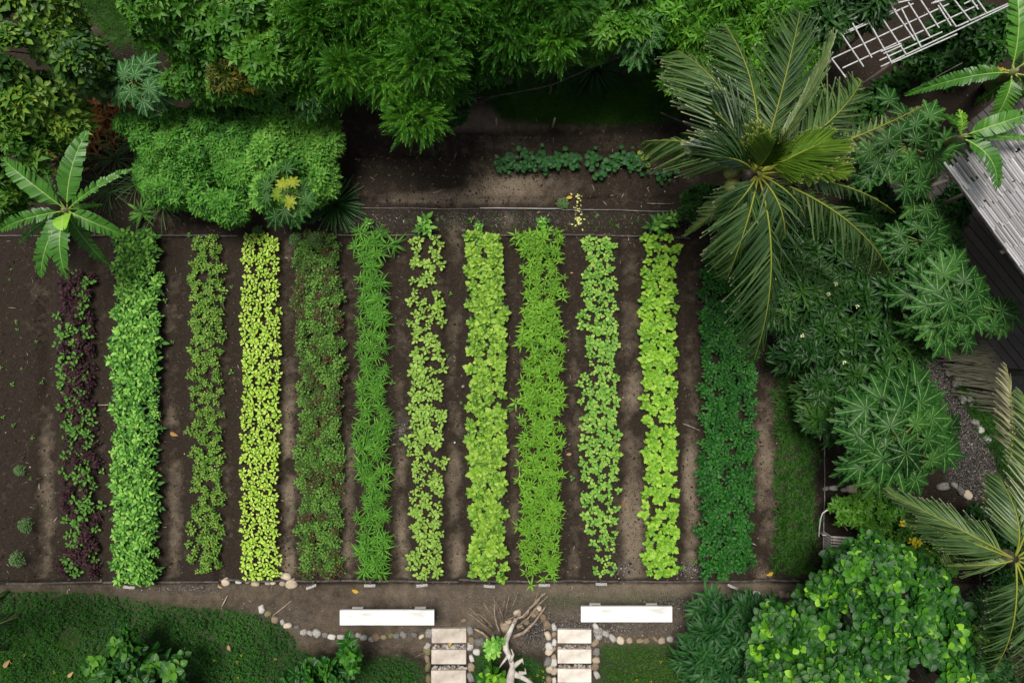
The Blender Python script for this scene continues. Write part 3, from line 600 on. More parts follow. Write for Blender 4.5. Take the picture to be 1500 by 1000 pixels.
slabm1 = solidmat('slab_stone', [(.22, .18, .14), (.40, .35, .30), (.52, .47, .42)], scale=3.5, bump=.5, rough=.85, detail=12, rnd=.15)
slabm2 = solidmat('pale_slab_stone', [(.36, .31, .26), (.58, .53, .47), (.68, .64, .58)], scale=3.2, bump=.5, rough=.85, detail=12, rnd=.1)
def slab(x0, x1, y0, y1, mat, label, rot):
    a = P(x0, y0, .08); b = P(x1, y1, .08); c = ((a[0]+b[0])/2, (a[1]+b[1])/2)
    m = M(); box(m, (0, 0, 0), (b[0]-a[0], a[1]-b[1], .09), bev=.007); o = m.build('stepping_stone', mat, local=True, smooth=False); o.location = (*c, hz((x0+x1)/2, (y0+y1)/2)+.025); o.rotation_euler = (0, 0, rot)
    tag(o, label, 'stepping stone')
od = ['first', 'second', 'third', 'fourth']
for i, (y0, y1) in enumerate([(921, 942), (952, 973), (982, 1003)]):
    slab(632-i*.3, 683-i*.2, y0, y1, slabm1, '%s grey beige stepping slab of the left path counted from the bench end' % od[i], rng.normal(0, .01))
for i, (y0, y1) in enumerate([(922.5, 942.5), (951.5, 972), (980, 1000)]):
    slab(817, 866.5, y0, y1, slabm2, '%s pale cream stepping slab of the right path counted from the bench end' % od[i], rng.normal(0, .006))
# pebble joints between the slabs
pebj = solidmat('joint_pebble', [(.05, .045, .04), (.16, .14, .12), (.36, .33, .30), (.5, .47, .42)], tint=True, rough=.75, scale=12)
def joints(x0, x1, y0, y1, n, s0, s1, label, tl):
    m = M(); q = scatter([(x0, y0), (x1, y0), (x1, y1), (x0, y1)], n); X = (q[:, 0]-750)/80; Y = (500-q[:, 1])/80; az = rng.uniform(0, 6.28, n); sz = rng.uniform(s0, s1, n)
    m.inst(rock_tpl(2, .15, 4, .7), np.stack([X, Y, height(X, Y)+.012], -1), np.stack([np.cos(az), np.sin(az), 0*az], -1), (0, 0, 1), sz, rng.uniform(tl, tl+.6, n), sz*rng.uniform(.6, .95, n))
    tag(m.build('pebble_joint', pebj), label=label, kind='stuff')
joints(633, 682, 944, 952, 90, .015, .034, 'pebbles packed between first and second left stepping slabs', .1); joints(633, 684, 974, 982, 95, .015, .034, 'pebbles packed between second and third left stepping slabs', .1)
joints(818, 866, 944, 951, 90, .017, .036, 'grey pebbles packed between first and second right stepping slabs', .05); joints(818, 866, 973, 980, 90, .017, .036, 'grey pebbles packed between second and third right stepping slabs', .05)

stonem = [solidmat('tan_stone', [(.14, .10, .065), (.28, .22, .15), (.44, .37, .28)], scale=4, rnd=.6, rough=.75, bump=.3), solidmat('grey_stone', [(.10, .095, .09), (.24, .23, .21), (.42, .41, .38)], scale=4, rnd=.6, rough=.75, bump=.3),
    solidmat('mossy_stone', [(.05, .05, .025), (.12, .11, .05), (.24, .2, .12)], scale=5, rnd=.4, rough=.8, bump=.3)]
stones = []
for i in range(9):
    m = M(); m.inst(rock_tpl(3, .32, i*3+1, .65, .8), (0, 0, 0), (1, 0, 0), (0, 0, 1), 1., .5, [.75, .62, .9][i % 3]); o = m.build('border_stone', stonem[i//3], local=True); stones.append(o)
def stone(px, py, r, rot, mt, label, group=None, z=.0):
    o = stones[mt*3+int(rng.integers(3))].copy(); COL.objects.link(o); X, Y, _ = P(px, py, .05)
    o.location = (X, Y, hz(px, py)+r*.012*.25+z); o.scale = (r*.0128,)*3; o.rotation_euler = (rng.normal(0, .15), rng.normal(0, .15), rot)
    tag(o, label, 'stone', group)
def chain(pts, r0, r1, label, group, mats=(0, 1), gap=1.9, jit=1.5):
    pts = np.array(pts, float); seg = np.hypot(*np.diff(pts, axis=0).T); L = np.concatenate([[0], np.cumsum(seg)]); s = 0
    while s < L[-1]:
        r = rng.uniform(r0, r1); x = np.interp(s, L, pts[:, 0]); y = np.interp(s, L, pts[:, 1]); x2 = np.interp(s+4, L, pts[:, 0]); y2 = np.interp(s+4, L, pts[:, 1])
        stone(x+rng.normal(0, jit*.5), y+rng.normal(0, jit), r, -math.atan2(y2-y, x2-x)+rng.normal(0, .4), int(rng.choice(mats)), label, group); s += r*gap+rng.exponential(1.2)
chain([(382, 894), (400, 905), (425, 916), (445, 926), (470, 931), (500, 933), (530, 934), (560, 934), (590, 931), (626, 931)], 4.2, 6.4, 'rounded stone in the curved edge below the left bench', 'stones of the curved border below the left bench', (0, 1, 2, 1))
chain([(627, 930), (626, 945), (624, 960), (627, 975), (626, 990), (628, 1004)], 5.5, 8, 'stone along the left side of the left stepping path', 'stones left of the left stepping path', (0, 1, 2))
chain([(688, 925), (691, 938), (689, 950), (691, 968), (690, 985), (690, 1004)], 5.2, 7.5, 'pale stone along the right side of the left stepping path', 'stones right of the left stepping path', (0, 1, 1))
chain([(812, 920), (812, 940), (811, 960), (812, 980), (812, 1002)], 3.8, 5.6, 'small stone in the inner row beside the right stepping path', 'small stones left of the right stepping path', (0, 1))
chain([(786, 896), (797, 906), (804, 921), (803, 938), (805, 955), (802, 970), (806, 985), (805, 1004)], 5.5, 8, 'rounded tan stone in the outer row left of the right stepping path', 'tan stones left of the right stepping path', (0, 0, 1))
chain([(873, 918), (876, 932), (872, 946), (875, 960), (872, 975), (876, 1002)], 5.2, 7.4, 'pale stone along the right side of the right stepping path', 'stones right of the right stepping path', (1, 1, 0))
chain([(886, 929), (905, 937), (925, 938), (950, 939), (985, 938)], 4.5, 6.5, 'tan stone in the straight edge below the right bench', 'stones of the border below the right bench', (0, 0, 1))
chain([(1024, 896), (1031, 885), (1042, 878), (1060, 874), (1080, 873), (1104, 870), (1135, 874), (1162, 870)], 4.8, 6.4, 'round tan stone in the curved edge above the dark rosette shrub', 'stones of the border above the dark shrub', (0, 0, 1))
chain([(1393, 548), (1402, 562), (1412, 580), (1425, 608), (1437, 628), (1448, 645)], 5.5, 8.5, 'stone along the right edge of the dark gravel path', 'stones right of the gravel path', (0, 1, 1), gap=2.6, jit=3)
chain([(1382, 712), (1396, 708), (1412, 722), (1425, 730)], 5.5, 9, 'grey stone at the lower end of the gravel path', 'stones at the lower end of the gravel path', (1, 1, 0))
for px, py, r, mt, lab in [(330, 853, 6, 0, 'tan stone propping the edging board, leftmost below the lime bed'), (349, 852, 5, 1, 'whitish stone propping the edging board second from the left'), (362, 852, 3.5, 0, 'tiny stone under the edging board of the lime bed'), (373, 855, 6, 0, 'brown stone below the right edge of the lime bed'),
        (391, 855, 4, 1, 'small grey stone beside the brown one under the edging board'), (399, 854, 4, 0, 'small tan stone in the middle of the edging board row'), (413, 855, 4.5, 0, 'upright yellowish stone left of the largest propping stone'), (427, 855, 9, 0, 'largest squarish tan stone below the edging board'), (418, 844, 8, 0, 'flat tan stone lying above the edging board beside the basil bed'),
        (679, 909, 4, 0, 'lone small square stone between left bench and dead tree'), (758, 898, 6, 0, 'smooth beige stone above the fork of the dead tree'), (744, 911, 5.5, 0, 'round beige stone at the fork of the dead tree'), (741, 919, 8, 0, 'oblong yellow stone lowest left among the dead branches'), (782, 900, 5, 0, 'tan stone between the upper right dead branches'), (789, 892, 5, 0, 'topmost tan stone between the dead branches'), (771, 911, 5, 0, 'beige stone wedged between the right dead branches'), (761, 917, 5, 0, 'oval stone wedged low between the right dead branches'), (703, 941, 8, 1, 'pale boulder left of the dead tree base'), (698, 956, 5, 1, 'small stone below the pale boulder beside the dead tree'),
        (876, 925, 7, 1, 'tall grey stone at the upper right corner of the right path'), (1248, 716, 8, 0, 'largest tan stone in the group right of the spring onion bed'), (1222, 715, 6, 1, 'grey stone in the middle of the group right of the spring onion bed'), (1211, 716, 4.5, 1, 'small grey stone nearest the pipe beside the spring onion bed'), (1238, 718, 5, 1, 'light stone touching the largest tan stone right of the onion bed'), (1397, 540, 9, 1, 'large pale stone at the upper end of the gravel path edge'), (724, 176, 3, 1, 'small stone by the left wooden stake'), (679, 337, 3.5, 1, 'white stone lying above the bok choy bed'), (678, 566, 2.4, 1, 'white pebble on the path left of the bok choy bed')]:
    stone(px, py, r, rng.uniform(-.4, .4), mt, lab)
for o in stones: bpy.data.objects.remove(o)
# stakes, sticks, fallen leaves, petals
def stick(x0, y0, x1, y1, r, label, z0=.02, z1=.03, mat=None, cat='stick', name='fallen_stick', grp=None):
    a = P(x0, y0, z0); b = P(x1, y1, z1); mid = [(a[i]+b[i])/2+(0, 0, .01)[i]+rng.normal(0, .006) for i in range(3)]; g0 = hz(x0, y0) if z0 < .1 else 0; g1 = hz(x1, y1) if z1 < .1 else 0
    m = M(); tube(m, [(a[0], a[1], z0+g0), (mid[0], mid[1], mid[2]+(g0+g1)/2), (b[0], b[1], z1+g1)], [r, r*.95, r*.8], 7); tag(m.build(name, mat or wood, loc=(a[0], a[1], 0)), label, cat, grp)
palew = solidmat('pale_wood', [(.2, .15, .1), (.36, .28, .2), (.5, .42, .32)], scale=10)
stick(727, 186, 727, 174, .02, 'short pale wooden stake driven in at the left of the dark grass', -.05, .3, palew, 'stake', 'wooden_stake')
stick(809, 188, 813, 173, .02, 'short pale wooden stake driven in below the middle of the dark grass', -.05, .35, palew, 'stake', 'wooden_stake')
stick(400, 901, 427, 879, .009, 'long pale stick lying on the trodden earth left of the left bench', mat=palew); stick(325, 888, 333, 872, .01, 'short pale stick lying below the lime bed', mat=palew)
stick(608, 962, 632, 948, .007, 'thin twig left of the left stepping path'); stick(144, 593, 168, 592, .008, 'short pale twig between the purple and the herb beds', mat=palew); stick(1000, 620, 1024, 630, .012, 'pale peeled stick left of the dark sweet potato bed')
stick(612, 188, 636, 177, .007, 'thin twig lying below the feathery trees'); stick(635, 284, 648, 279, .006, 'short white twig on the light earth of the upper bed', mat=palew); stick(948, 298, 984, 299, .01, 'grey stick beside the palm on the strip above the beds')
stick(1036, 195, 968, 165, .02, 'crooked dark branch leaning beside the left palm frond', .4, .7, darkwood)
dryleaf = leafmat('dry_leaf', [(.16, .05, .02), (.30, .12, .05), (.42, .24, .13)], rnd=.5, rough=.7)
yel = leafmat('yellowed_leaf', [(.45, .25, .04), (.62, .4, .08)], rough=.6); tanl = leafmat('tan_leaf', [(.30, .16, .10), (.5, .33, .24)], rough=.7)
for px, py, l, mt, lab in [(12, 973, .17, tanl, 'pale pinkish dead leaf on the lower left ground cover'), (105, 987, .13, tanl, 'small pale dead leaf at the bottom edge below the dark hole'), (526, 866, .14, yel, 'curled orange yellow leaf above the left bench'), (338, 940, .12, tanl, 'brown dead leaf on the creeping ground cover'), (250, 633, .15, dryleaf, 'brown leaf on the path right of the herb bed'), (837, 664, .1, tanl, 'pinkish leaf on the path left of the radish bed'),
        (915, 735, .13, dryleaf, 'reddish brown leaf on the light path right of the radish bed'), (1132, 837, .14, yel, 'orange brown leaf at the lower end of the short right bed'), (655, 945, .11, yel, 'orange leaf between the first two left stepping slabs'), (838, 290, .12, yel, 'yellow leaf near the palm above the mustard bed'), (320, 857, .09, tanl, 'small brown leaf under the small leaved bed'), (835, 400, .06, tanl, 'tiny white leaf left of the radish bed')]:
    m = M(); zz = hz(px, py)+(.11 if inpoly(COVERL, px, py) else .02); m.inst(leaf(.5, 5, 'ovate', .3, .15, wav=.1), (0, 0, 0), (1, 0, .05), (0, 0, 1), l, .6); o = m.build('fallen_leaf', mt, local=True); X, Y, _ = P(px, py, 0); o.location = (X, Y, zz); o.rotation_euler = (0, 0, rng.uniform(0, 6)); tag(o, lab, 'fallen leaf')
m = M()
for i in range(46):
    py = 285+50*rng.random(); px = 845+rng.normal(0, 4)+(3 if py > 320 else 0); X, Y, _ = P(px, py); m.inst(L_sm, (X, Y, hz(px, py)+.02), (cos(i), sin(i), .1), (0, .2, 1), rng.uniform(.02, .06) if py < 318 else rng.uniform(.04, .08), .5)
tag(m.build('fallen_petals', leafmat('pale_yellow_petal', [(.5, .48, .2), (.72, .70, .40)], rnd=0)), kind='stuff', label='scattered pale yellow petals above the radish bed')
m = M(); q = np.stack([rng.normal(152, 22, 420), rng.normal(180, 24, 420)], -1); q[:, 0] += (180-q[:, 1])*.5; n = len(q); X, Y, _ = [a for a in PX(q[:, 0], q[:, 1], 0).T]; az = rng.uniform(0, 6.28, n)
m.inst(leaf(.2, 3, 'lance', .3, .5, wav=.2), np.stack([X, Y, height(X, Y)+rng.uniform(.03, .2, n)], -1), np.stack([np.cos(az), np.sin(az), rng.normal(0, .4, n)], -1), (0, 0, 1), rng.uniform(.1, .3, n), rng.uniform(.1, .9, n))
tag(m.build('dead_leaves', dryleaf), kind='stuff', label='heap of rusty brown dead leaves between the shrubs at the left')

# bare dead tree
deadm = solidmat('bleached_wood', [(.20, .18, .15), (.38, .35, .31), (.56, .54, .50)], scale=6, stretch=(1, 1, 1), bump=.7, dist=.02); twigm = solidmat('bark_twig', [(.12, .085, .06), (.24, .18, .13), (.38, .30, .23)], scale=12)
b = P(752, 1010, .1); t = empty('dead_tree', (b[0], b[1], 0), 'fallen bleached dead tree with bare forked branches between the two stepping paths', 'dead tree')
m = M()
def pz(*a): return [P(x, y, z) for x, y, z in a]
tube(m, pz((742, 1075, .3), (745, 1025, .55), (748, 990, .6), (751, 975, .56), (747, 962, .5), (741, 950, .42), (740, 938, .36), (747, 925, .28), (755, 905, .2)), [.085, .08, .07, .05, .045, .055, .06, .045, .022], 12, .7)
tube(m, pz((748, 985, .55), (762, 990, .55), (776, 998, .5), (790, 1012, .4)), [.07, .045, .035, .02], 9, .7)
tube(m, pz((750, 978, .55), (759, 970, .6), (765, 966, .62), (767, 972, .6)), [.045, .04, .035, .01], 8, .7); tube(m, pz((744, 960, .5), (735, 972, .5), (728, 982, .45)), [.03, .015, .008], 7, .7)
tube(m, pz((748, 968, .55), (752, 958, .6), (749, 950, .6)), [.04, .02, .01], 7, .7); tube(m, pz((760, 985, .55), (770, 985, .5), (769, 978, .5)), [.035, .03, .01], 7, .7)
m.build('trunk', deadm, t)
for pts, r in [(((752, 918, .2), (757, 906, .3), (768, 901, .3), (778, 890, .35), (790, 875, .4), (799, 868, .4)), .022), (((753, 932, .15), (768, 925, .2), (782, 909, .25), (799, 888, .3)), .028), (((734, 930, .12), (728, 914, .2), (724, 900, .25), (724, 884, .3)), .014), (((724, 901, .25), (716, 893, .3), (708, 882, .35)), .008),
        (((722, 924, .1), (706, 912, .2), (694, 903, .3), (684, 897, .3)), .009), (((726, 922, .1), (712, 908, .25), (702, 899, .3), (694, 898, .3)), .007), (((718, 936, .1), (706, 928, .15), (697, 920, .15), (694, 921, .1)), .022), (((742, 908, .05), (752, 902, .15), (762, 897, .2)), .011), (((768, 904, .3), (774, 896, .35), (776, 888, .4)), .012),
        (((738, 912, .1), (734, 898, .25), (730, 885, .3)), .007), (((742, 901, .1), (744, 888, .3), (746, 872, .4)), .007), (((737, 898, .1), (738, 885, .3), (739, 878, .35)), .006), (((757, 906, .3), (753, 912, .25), (755, 920, .1)), .02), (((778, 890, .35), (788, 880, .4), (795, 868, .5)), .01), (((730, 892, .2), (727, 882, .25)), .006), (((714, 915, .1), (700, 903, .25), (688, 890, .3)), .007), (((735, 905, .15), (727, 888, .3), (722, 872, .35)), .006), (((770, 898, .3), (783, 882, .4), (788, 866, .45)), .009), (((760, 915, .2), (775, 903, .3), (790, 885, .4), (803, 872, .45)), .012), (((746, 900, .1), (752, 884, .3), (757, 872, .4)), .006)]:
    r *= 1.3; m = M(); p = np.array(pz(*pts)); nn = len(p); p[1:-1] += rng.normal(0, .012, p[1:-1].shape); tube(m, p, np.linspace(r, r*.4, nn), 7, .5); m.build('branch', twigm, t)

# ------------------------------------------------------------------ larger foliage
def crown(blobs, n, tpls, sz, up=.55, rnd_=.35, tj=.22, inner=.5, gap=.0, sgap=2.2, hang=0., flatup=None, bias=-.35, lobes=6, cl=.7):
    nb0 = len(blobs)
    """scatter shoots through the outer shell of a set of ellipsoids; returns the accumulator"""
    B = np.array(blobs, float); m = M(); X_ = [B]
    for b in B:                           # uneven outline: smaller lobes budding out of the big ones
        for j in range(lobes):
            a = rng.uniform(0, 6.28); e = rng.uniform(-.1, 1.1); s_ = rng.uniform(.28, .5); dd = np.array([cos(a)*cos(e), sin(a)*cos(e), sin(e)]); X_.append(np.concatenate([b[:3]+dd*b[3:6]*rng.uniform(.72, 1.0), b[3:6]*s_*np.array([1, 1, 1.1])])[None])
    B = np.concatenate(X_); B[:nb0, 3:6] *= .86; wgt = (B[:, 3]*B[:, 4]+B[:, 4]*B[:, 5]+B[:, 3]*B[:, 5]); wgt /= wgt.sum()
    k = rng.choice(len(B), n*3, p=wgt); d = nrm(rng.normal(size=(n*3, 3))); d[:, 2] = np.where(d[:, 2] < bias, -d[:, 2], d[:, 2]); f = rng.uniform(inner, 1.0, n*3)**.6
    c = B[k, :3]; r = B[k, 3:6]; p = c+d*r*f[:, None]*(1+.16*(fbm(d[:, 0]*3+k, d[:, 1]*3+d[:, 2]*2, 2, 3)-.5)[:, None]*2)
    ok = np.ones(len(p), bool)
    for j in range(len(B)):
        q = (p-B[j, :3])/B[j, 3:6]; ok &= ~((np.linalg.norm(q, axis=1) < .72) & (k != j))
    g_ = vnoise(p[:, 0]*sgap+p[:, 2]*1.3, p[:, 1]*sgap-p[:, 2]*.7, 88); ok &= g_ > gap*rng.uniform(.7, 1.3, len(p)); ok &= p[:, 2] > .03
    p = p[ok][:n]; d = d[ok][:n]; k = k[ok][:n]; n = len(p)
    nr = nrm(d/r[ok][:n]); dirv = nrm(nr*(1-up*.5)+np.array([0, 0, up])+rng.normal(0, rnd_, (n, 3))-np.array([0, 0, hang])); clump = (fbm(p[:, 0]*1.7+7, p[:, 1]*1.7+p[:, 2], 2, 17)-.5)*cl
    which = rng.integers(0, len(tpls), n)
    for w_ in range(len(tpls)):
        s = which == w_
        if s.any(): m.inst(tpls[w_], p[s], dirv[s], rng.normal(0, 1, (s.sum(), 3)) if flatup is None else np.array([0, 0, 1])+rng.normal(0, flatup, (s.sum(), 3)), rng.uniform(sz[0], sz[1], s.sum()), .5+clump[s]+rng.normal(0, tj*.5, s.sum()))
    return m
def whorl(L, n, el=35, spread=18, rise=.15, l0=.6, l1=1., tv=.25):
    """shoot along +x with n leaves"""
    m = M(); 
    for i in range(n):
        a = i*2.39996; f = (i+.5)/n; e = R(el+spread*(f-.5)*2); ln = l1-(l1-l0)*f
        d = (sin(e)**1*0+cos(R(90)-e)*0+math.cos(pi/2-(pi/2-e)), cos(e)*cos(a), cos(e)*sin(a)); d = (sin(e), cos(e)*cos(a), cos(e)*sin(a)); m.inst(L, (rise*f, 0, 0), d, (1, rng.normal(0, .2), rng.normal(0, .2)), ln, .5+rng.normal(0, tv*.5)+.15*f)
    return m.tpl()
def whorlr(n, bright):
    m = M(); Lr = leaf(.74, 8, 'spoon', .14, .4)
    for i in range(n):
        a = i*2.39996; f = (i+.5)/n; e = R(62-50*f); ln = .75+.35*f-(.25 if i == 0 else 0)
        m.inst(Lr, (.22*(1-f), 0, 0), (sin(e), cos(e)*cos(a), cos(e)*sin(a)), (1, rng.normal(0, .15), rng.normal(0, .15)), ln, bright*(1.05-.75*f)+rng.normal(0, .04)+.04)
    return m.tpl()
def pinnate(L, n, ll=.3, droop=.25):
    """leafy spray along +x with opposite leaflets, face up +z"""
    m = M(); 
    for i in range(n):
        t = (i+1)/(n+.5); z = -droop*t*t
        for s in (-1, 1): m.inst(L, (t, 0, z), (.55, s*.85, -.1-.3*t), (0, 0, 1), ll*(1-.35*abs(t-.4)*2), .5+rng.normal(0, .1))
    m.inst(L, (1, 0, -droop), (1, 0, -.4), (0, 0, 1), ll, .5); t_ = np.linspace(0, 1, 4)
    tube(m, np.stack([t_, 0*t_, -droop*t_**2], -1), .012, 3, .3, cap=False)
    return m.tpl()
barkm = solidmat('bark', [(.035, .028, .02), (.09, .075, .058), (.17, .15, .12)], scale=9, stretch=(1, 1, .3), bump=.8, dist=.02)
def trunk_mesh(base, blobs, r, root, split=.4):
    m = M(); bx, by = base; B = np.array(blobs, float); top = np.average(B[:, :3], axis=0, weights=B[:, 3]); zt = top[2]*split
    tube(m, bez((bx, by, -.05), (bx+.05, by, zt*.5), (bx*.5+top[0]*.5, by*.5+top[1]*.5, zt), 6), np.linspace(r, r*.7, 6), 9)
    m.build('trunk', barkm, root)
    m = M(); s0 = (bx*.5+top[0]*.5, by*.5+top[1]*.5, zt-.03)
    for b in B:
        e = b[:3]+np.array([0, 0, b[5]*.1]); md = (np.array(s0)+e)/2+np.array([0, 0, -.15]); L_ = bez(s0, md, e, 7); tube(m, L_, np.linspace(r*.5, r*.12, 7), 6)
        for j in range(5):
            a = rng.uniform(0, 6.28); q = L_[3+j % 3]; e2 = b[:3]+b[3:6]*np.array([cos(a)*.75, sin(a)*.75, rng.uniform(-.1, .6)]); tube(m, bez(q, (q+e2)/2+np.array([0, 0, .05]), e2, 5), np.linspace(r*.2, r*.05, 5), 5, cap=False)
    m.build('limbs', barkm, root)
def PB(px, py, z, rpx, rpy, rz):               # an ellipsoid of foliage whose middle stands at height z
    x, y, _ = P(px, py, z); s = (H-z)/1000.; return (x, y, z, rpx*s, rpy*s, rz)
def tree(name, label, cat, blobs, n, tpls, mat, sz, r=.06, group=None, base=None, crownname='crown', **k):
    B = np.array(blobs); c = np.average(B[:, :2], axis=0, weights=B[:, 3]) if base is None else base
    root = empty(name, (c[0], c[1], 0), label, cat, group); m = crown(blobs, n, tpls, sz, **k); m.build(crownname, mat, root); trunk_mesh(c, blobs, r, root); return root

L_cit = leaf(.42, 4, 'ovate', .15, .25); L_fi = leaf(.36, 3, 'ovate', .12, .2); L_thin = leaf(.28, 3, 'lance', .12, .35)
sprig_c = [whorl(L_cit, 8, 30) for _ in range(3)]; sprig_t = [whorl(L_thin, 9, 30, 25) for _ in range(3)]; feath = [pinnate(L_fi, 7, .28) for _ in range(2)]+[pinnate(L_thin, 8, .32, .35)]
sprig_r = [whorl(leaf(.85, 5, 'obov', .12, .3, wav=.05), 6, 35, 15) for _ in range(3)]; sprig_d = [whorl(leaf(.26, 5, 'lance', .16, .5), 13, 38, 30, l0=.6) for _ in range(3)]
sprig_o = [whorl(leaf(.5, 4, 'obov', .15, .3), 8, 30, 20, tv=.5) for _ in range(3)]
sprig_b = [whorl(leaf(.34, 4, 'ovate', .15, .3), 8, 22, 18, tv=.5) for _ in range(3)]
g_mid = leafmat('tree_leaf', [(.012, .055, .008), (.035, .12, .016), (.075, .20, .03), (.14, .30, .05)], rnd=.25, spec=.5, rough=.38)
g_fe = leafmat('feathery_leaf', [(.010, .045, .006), (.028, .10, .014), (.065, .19, .025), (.15, .33, .05)], rnd=.2, rough=.42)
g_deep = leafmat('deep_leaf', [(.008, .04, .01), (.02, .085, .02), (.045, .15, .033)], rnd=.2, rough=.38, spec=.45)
g_mango = leafmat('orchard_leaf', [(.012, .045, .012), (.035, .095, .025), (.08, .17, .035), (.20, .30, .06)], rnd=.3, rough=.36, spec=.5)
g_bush = leafmat('bush_leaf', [(.02, .09, .018), (.05, .18, .03), (.10, .29, .055), (.17, .38, .09)], rnd=.1)
g_lil = leafmat('rosette_leaf', [(.008, .035, .010), (.018, .075, .02), (.04, .125, .03), (.08, .18, .045)], rnd=.15, rough=.36, spec=.5, vein=(.05, .13, .04))
g_big = leafmat('round_leaf', [(.006, .035, .012), (.012, .06, .016), (.02, .09, .02), (.035, .13, .02), (.08, .23, .024), (.17, .38, .035), (.30, .52, .06)], rnd=.05, rough=.38, spec=.5, vein=(.12, .28, .06), veinw=.95)
g_yg = leafmat('pale_croton_leaf', [(.05, .12, .02), (.14, .22, .04), (.35, .36, .08), (.42, .20, .06)], rnd=.2)

tree('feathery_tree', 'large feathery leaved tree spreading over the top of the garden left of centre', 'tree', [PB(505, 60, 2.3, 85, 75, .9), PB(590, 95, 2.2, 90, 78, .9), PB(560, 10, 2.5, 100, 50, .8), PB(640, 40, 2.4, 60, 80, .8), PB(500, 110, 1.8, 60, 45, .7), PB(640, 112, 1.9, 48, 36, .6)], 7600, feath, g_fe, (.12, .22), r=.09, flatup=.6, up=.45, hang=.1)
tree('feathery_tree', 'feathery leaved tree at the top centre right of the larger one', 'tree', [PB(745, 40, 2.2, 65, 68, .8), PB(800, 25, 2.3, 60, 55, .8), PB(730, 85, 1.8, 50, 32, .5), PB(690, 20, 2.2, 45, 55, .7)], 3900, feath, g_fe, (.12, .22), r=.07, flatup=.6, up=.45, hang=.1)
tree('broadleaf_tree', 'bushy glossy tree at the top left between the grass patch and the feathery tree', 'tree', [PB(300, 50, 2.0, 75, 62, .9), PB(365, 60, 2.1, 75, 80, .9), PB(420, 20, 2.3, 60, 60, .8), PB(300, 115, 1.6, 55, 38, .6), PB(380, 128, 1.5, 55, 35, .6), PB(330, 5, 2.2, 80, 40, .7)], 3200, sprig_c, g_mid, (.10, .19), r=.08, gap=.3)
tree('croton_bush', 'small bush with reddish and yellow leaves under the glossy top left tree', 'bush', [PB(345, 118, 2.0, 30, 28, .35)], 120, sprig_t, leafmat('croton_leaf', [(.03, .07, .015), (.10, .11, .02), (.20, .12, .03)]), (.10, .16), r=.02)
tree('orchard_tree', 'glossy broad leaved tree in the top left corner', 'tree', [PB(45, 70, 1.9, 80, 75, .8), PB(110, 95, 1.7, 55, 60, .7), PB(25, 10, 2.0, 85, 50, .7), PB(80, 135, 1.5, 50, 40, .6), PB(80, 30, 1.9, 45, 40, .6)], 2300, sprig_o, g_mango, (.12, .21), r=.08, gap=.35)
tree('orchard_tree', 'mottled tree with yellowish leaf clusters at the left edge above the banana plant', 'tree', [PB(30, 175, 1.6, 60, 48, .6), PB(85, 185, 1.3, 38, 40, .5), PB(20, 240, 1.5, 45, 45, .6), PB(12, 285, 1.3, 30, 40, .5)], 1500, sprig_c+sprig_t, leafmat('mottled_leaf', [(.02, .07, .012), (.06, .15, .03), (.14, .24, .05), (.34, .38, .08)], rnd=.25, rough=.4), (.12, .22), r=.06, gap=.35)
tree('orchard_tree', 'dark small tree at the top right of centre behind the coconut palm', 'tree', [PB(1005, 30, 1.9, 75, 55, .7), PB(1075, 60, 1.8, 70, 75, .7), PB(1010, 85, 1.5, 45, 42, .5), PB(1115, 15, 2.0, 70, 45, .6), PB(1130, 120, 1.4, 60, 50, .5)], 3000, feath+sprig_t, g_fe, (.12, .20), r=.07, flatup=.6, up=.4)
tree('orchard_tree', 'bushy tree with a few yellow green shoots at the top edge between two feathery ones', 'tree', [PB(880, 25, 1.9, 48, 50, .6), PB(930, 15, 1.9, 50, 45, .6), PB(860, 60, 1.5, 32, 25, .4)], 1000, sprig_c+sprig_t, g_mid, (.11, .20), r=.05, gap=.3)
tree('whorled_shrub', 'dark shrub with narrow whorled leaves at the top right left of the lattice', 'shrub', [PB(1205, 30, 1.6, 48, 48, .5), PB(1250, 10, 1.6, 40, 30, .5), PB(1185, 70, 1.2, 28, 35, .4)], 260, sprig_d, g_lil, (.20, .30), r=.04, up=.9, rnd_=.2)
tree('dense_bush', 'big rounded dense bush of small leaves left of the dark upper bed', 'bush', [PB(x_+rng.normal(0, 8), y_+rng.normal(0, 4)+(16 if 280 < x_ < 350 and y_ > 270 else 0)-(12 if x_ < 240 and y_ > 290 else 0), rng.uniform(.55, .85), rng.uniform(24, 38), rng.uniform(20, 32), rng.uniform(.28, .45)) for x_ in (228, 262, 298, 334, 370) for y_ in (182, 206, 230, 256, 282) if not (x_ > 360 and y_ > 270)], 6800, sprig_b, g_bush, (.085, .15), r=.05, up=.9, inner=.6, lobes=0, tj=.6, gap=.2, sgap=5.)
tree('dense_bush', 'lighter bush of pointed leaves on the right flank of the big dense bush', 'bush', [PB(x_+rng.normal(0, 4), y_+rng.normal(0, 4), rng.uniform(.75, 1.0), rng.uniform(20, 30), rng.uniform(20, 30), rng.uniform(.3, .42)) for x_ in (390, 420, 450, 474) for y_ in (188, 214, 240, 266, 288) if x_+y_ < 752], 2100, sprig_c, leafmat('light_bush_leaf', [(.04, .13, .025), (.09, .25, .05), (.17, .38, .09), (.25, .47, .13)], rnd=.1), (.10, .17), r=.04, up=.9, inner=.6, lobes=0, tj=.6, gap=.2, sgap=5.)
tree('whorled_shrub', 'broad dark shrub of rosette leaves with tiny white flowers below the long right palm frond', 'shrub', [PB(1175, 440, 1.0, 65, 62, .6), PB(1240, 450, 1.05, 70, 65, .6), PB(1200, 495, .8, 65, 40, .5), PB(1260, 400, 1.0, 45, 45, .5)], 620, sprig_d, g_lil, (.17, .28), r=.05, up=.95, rnd_=.2, inner=.85)
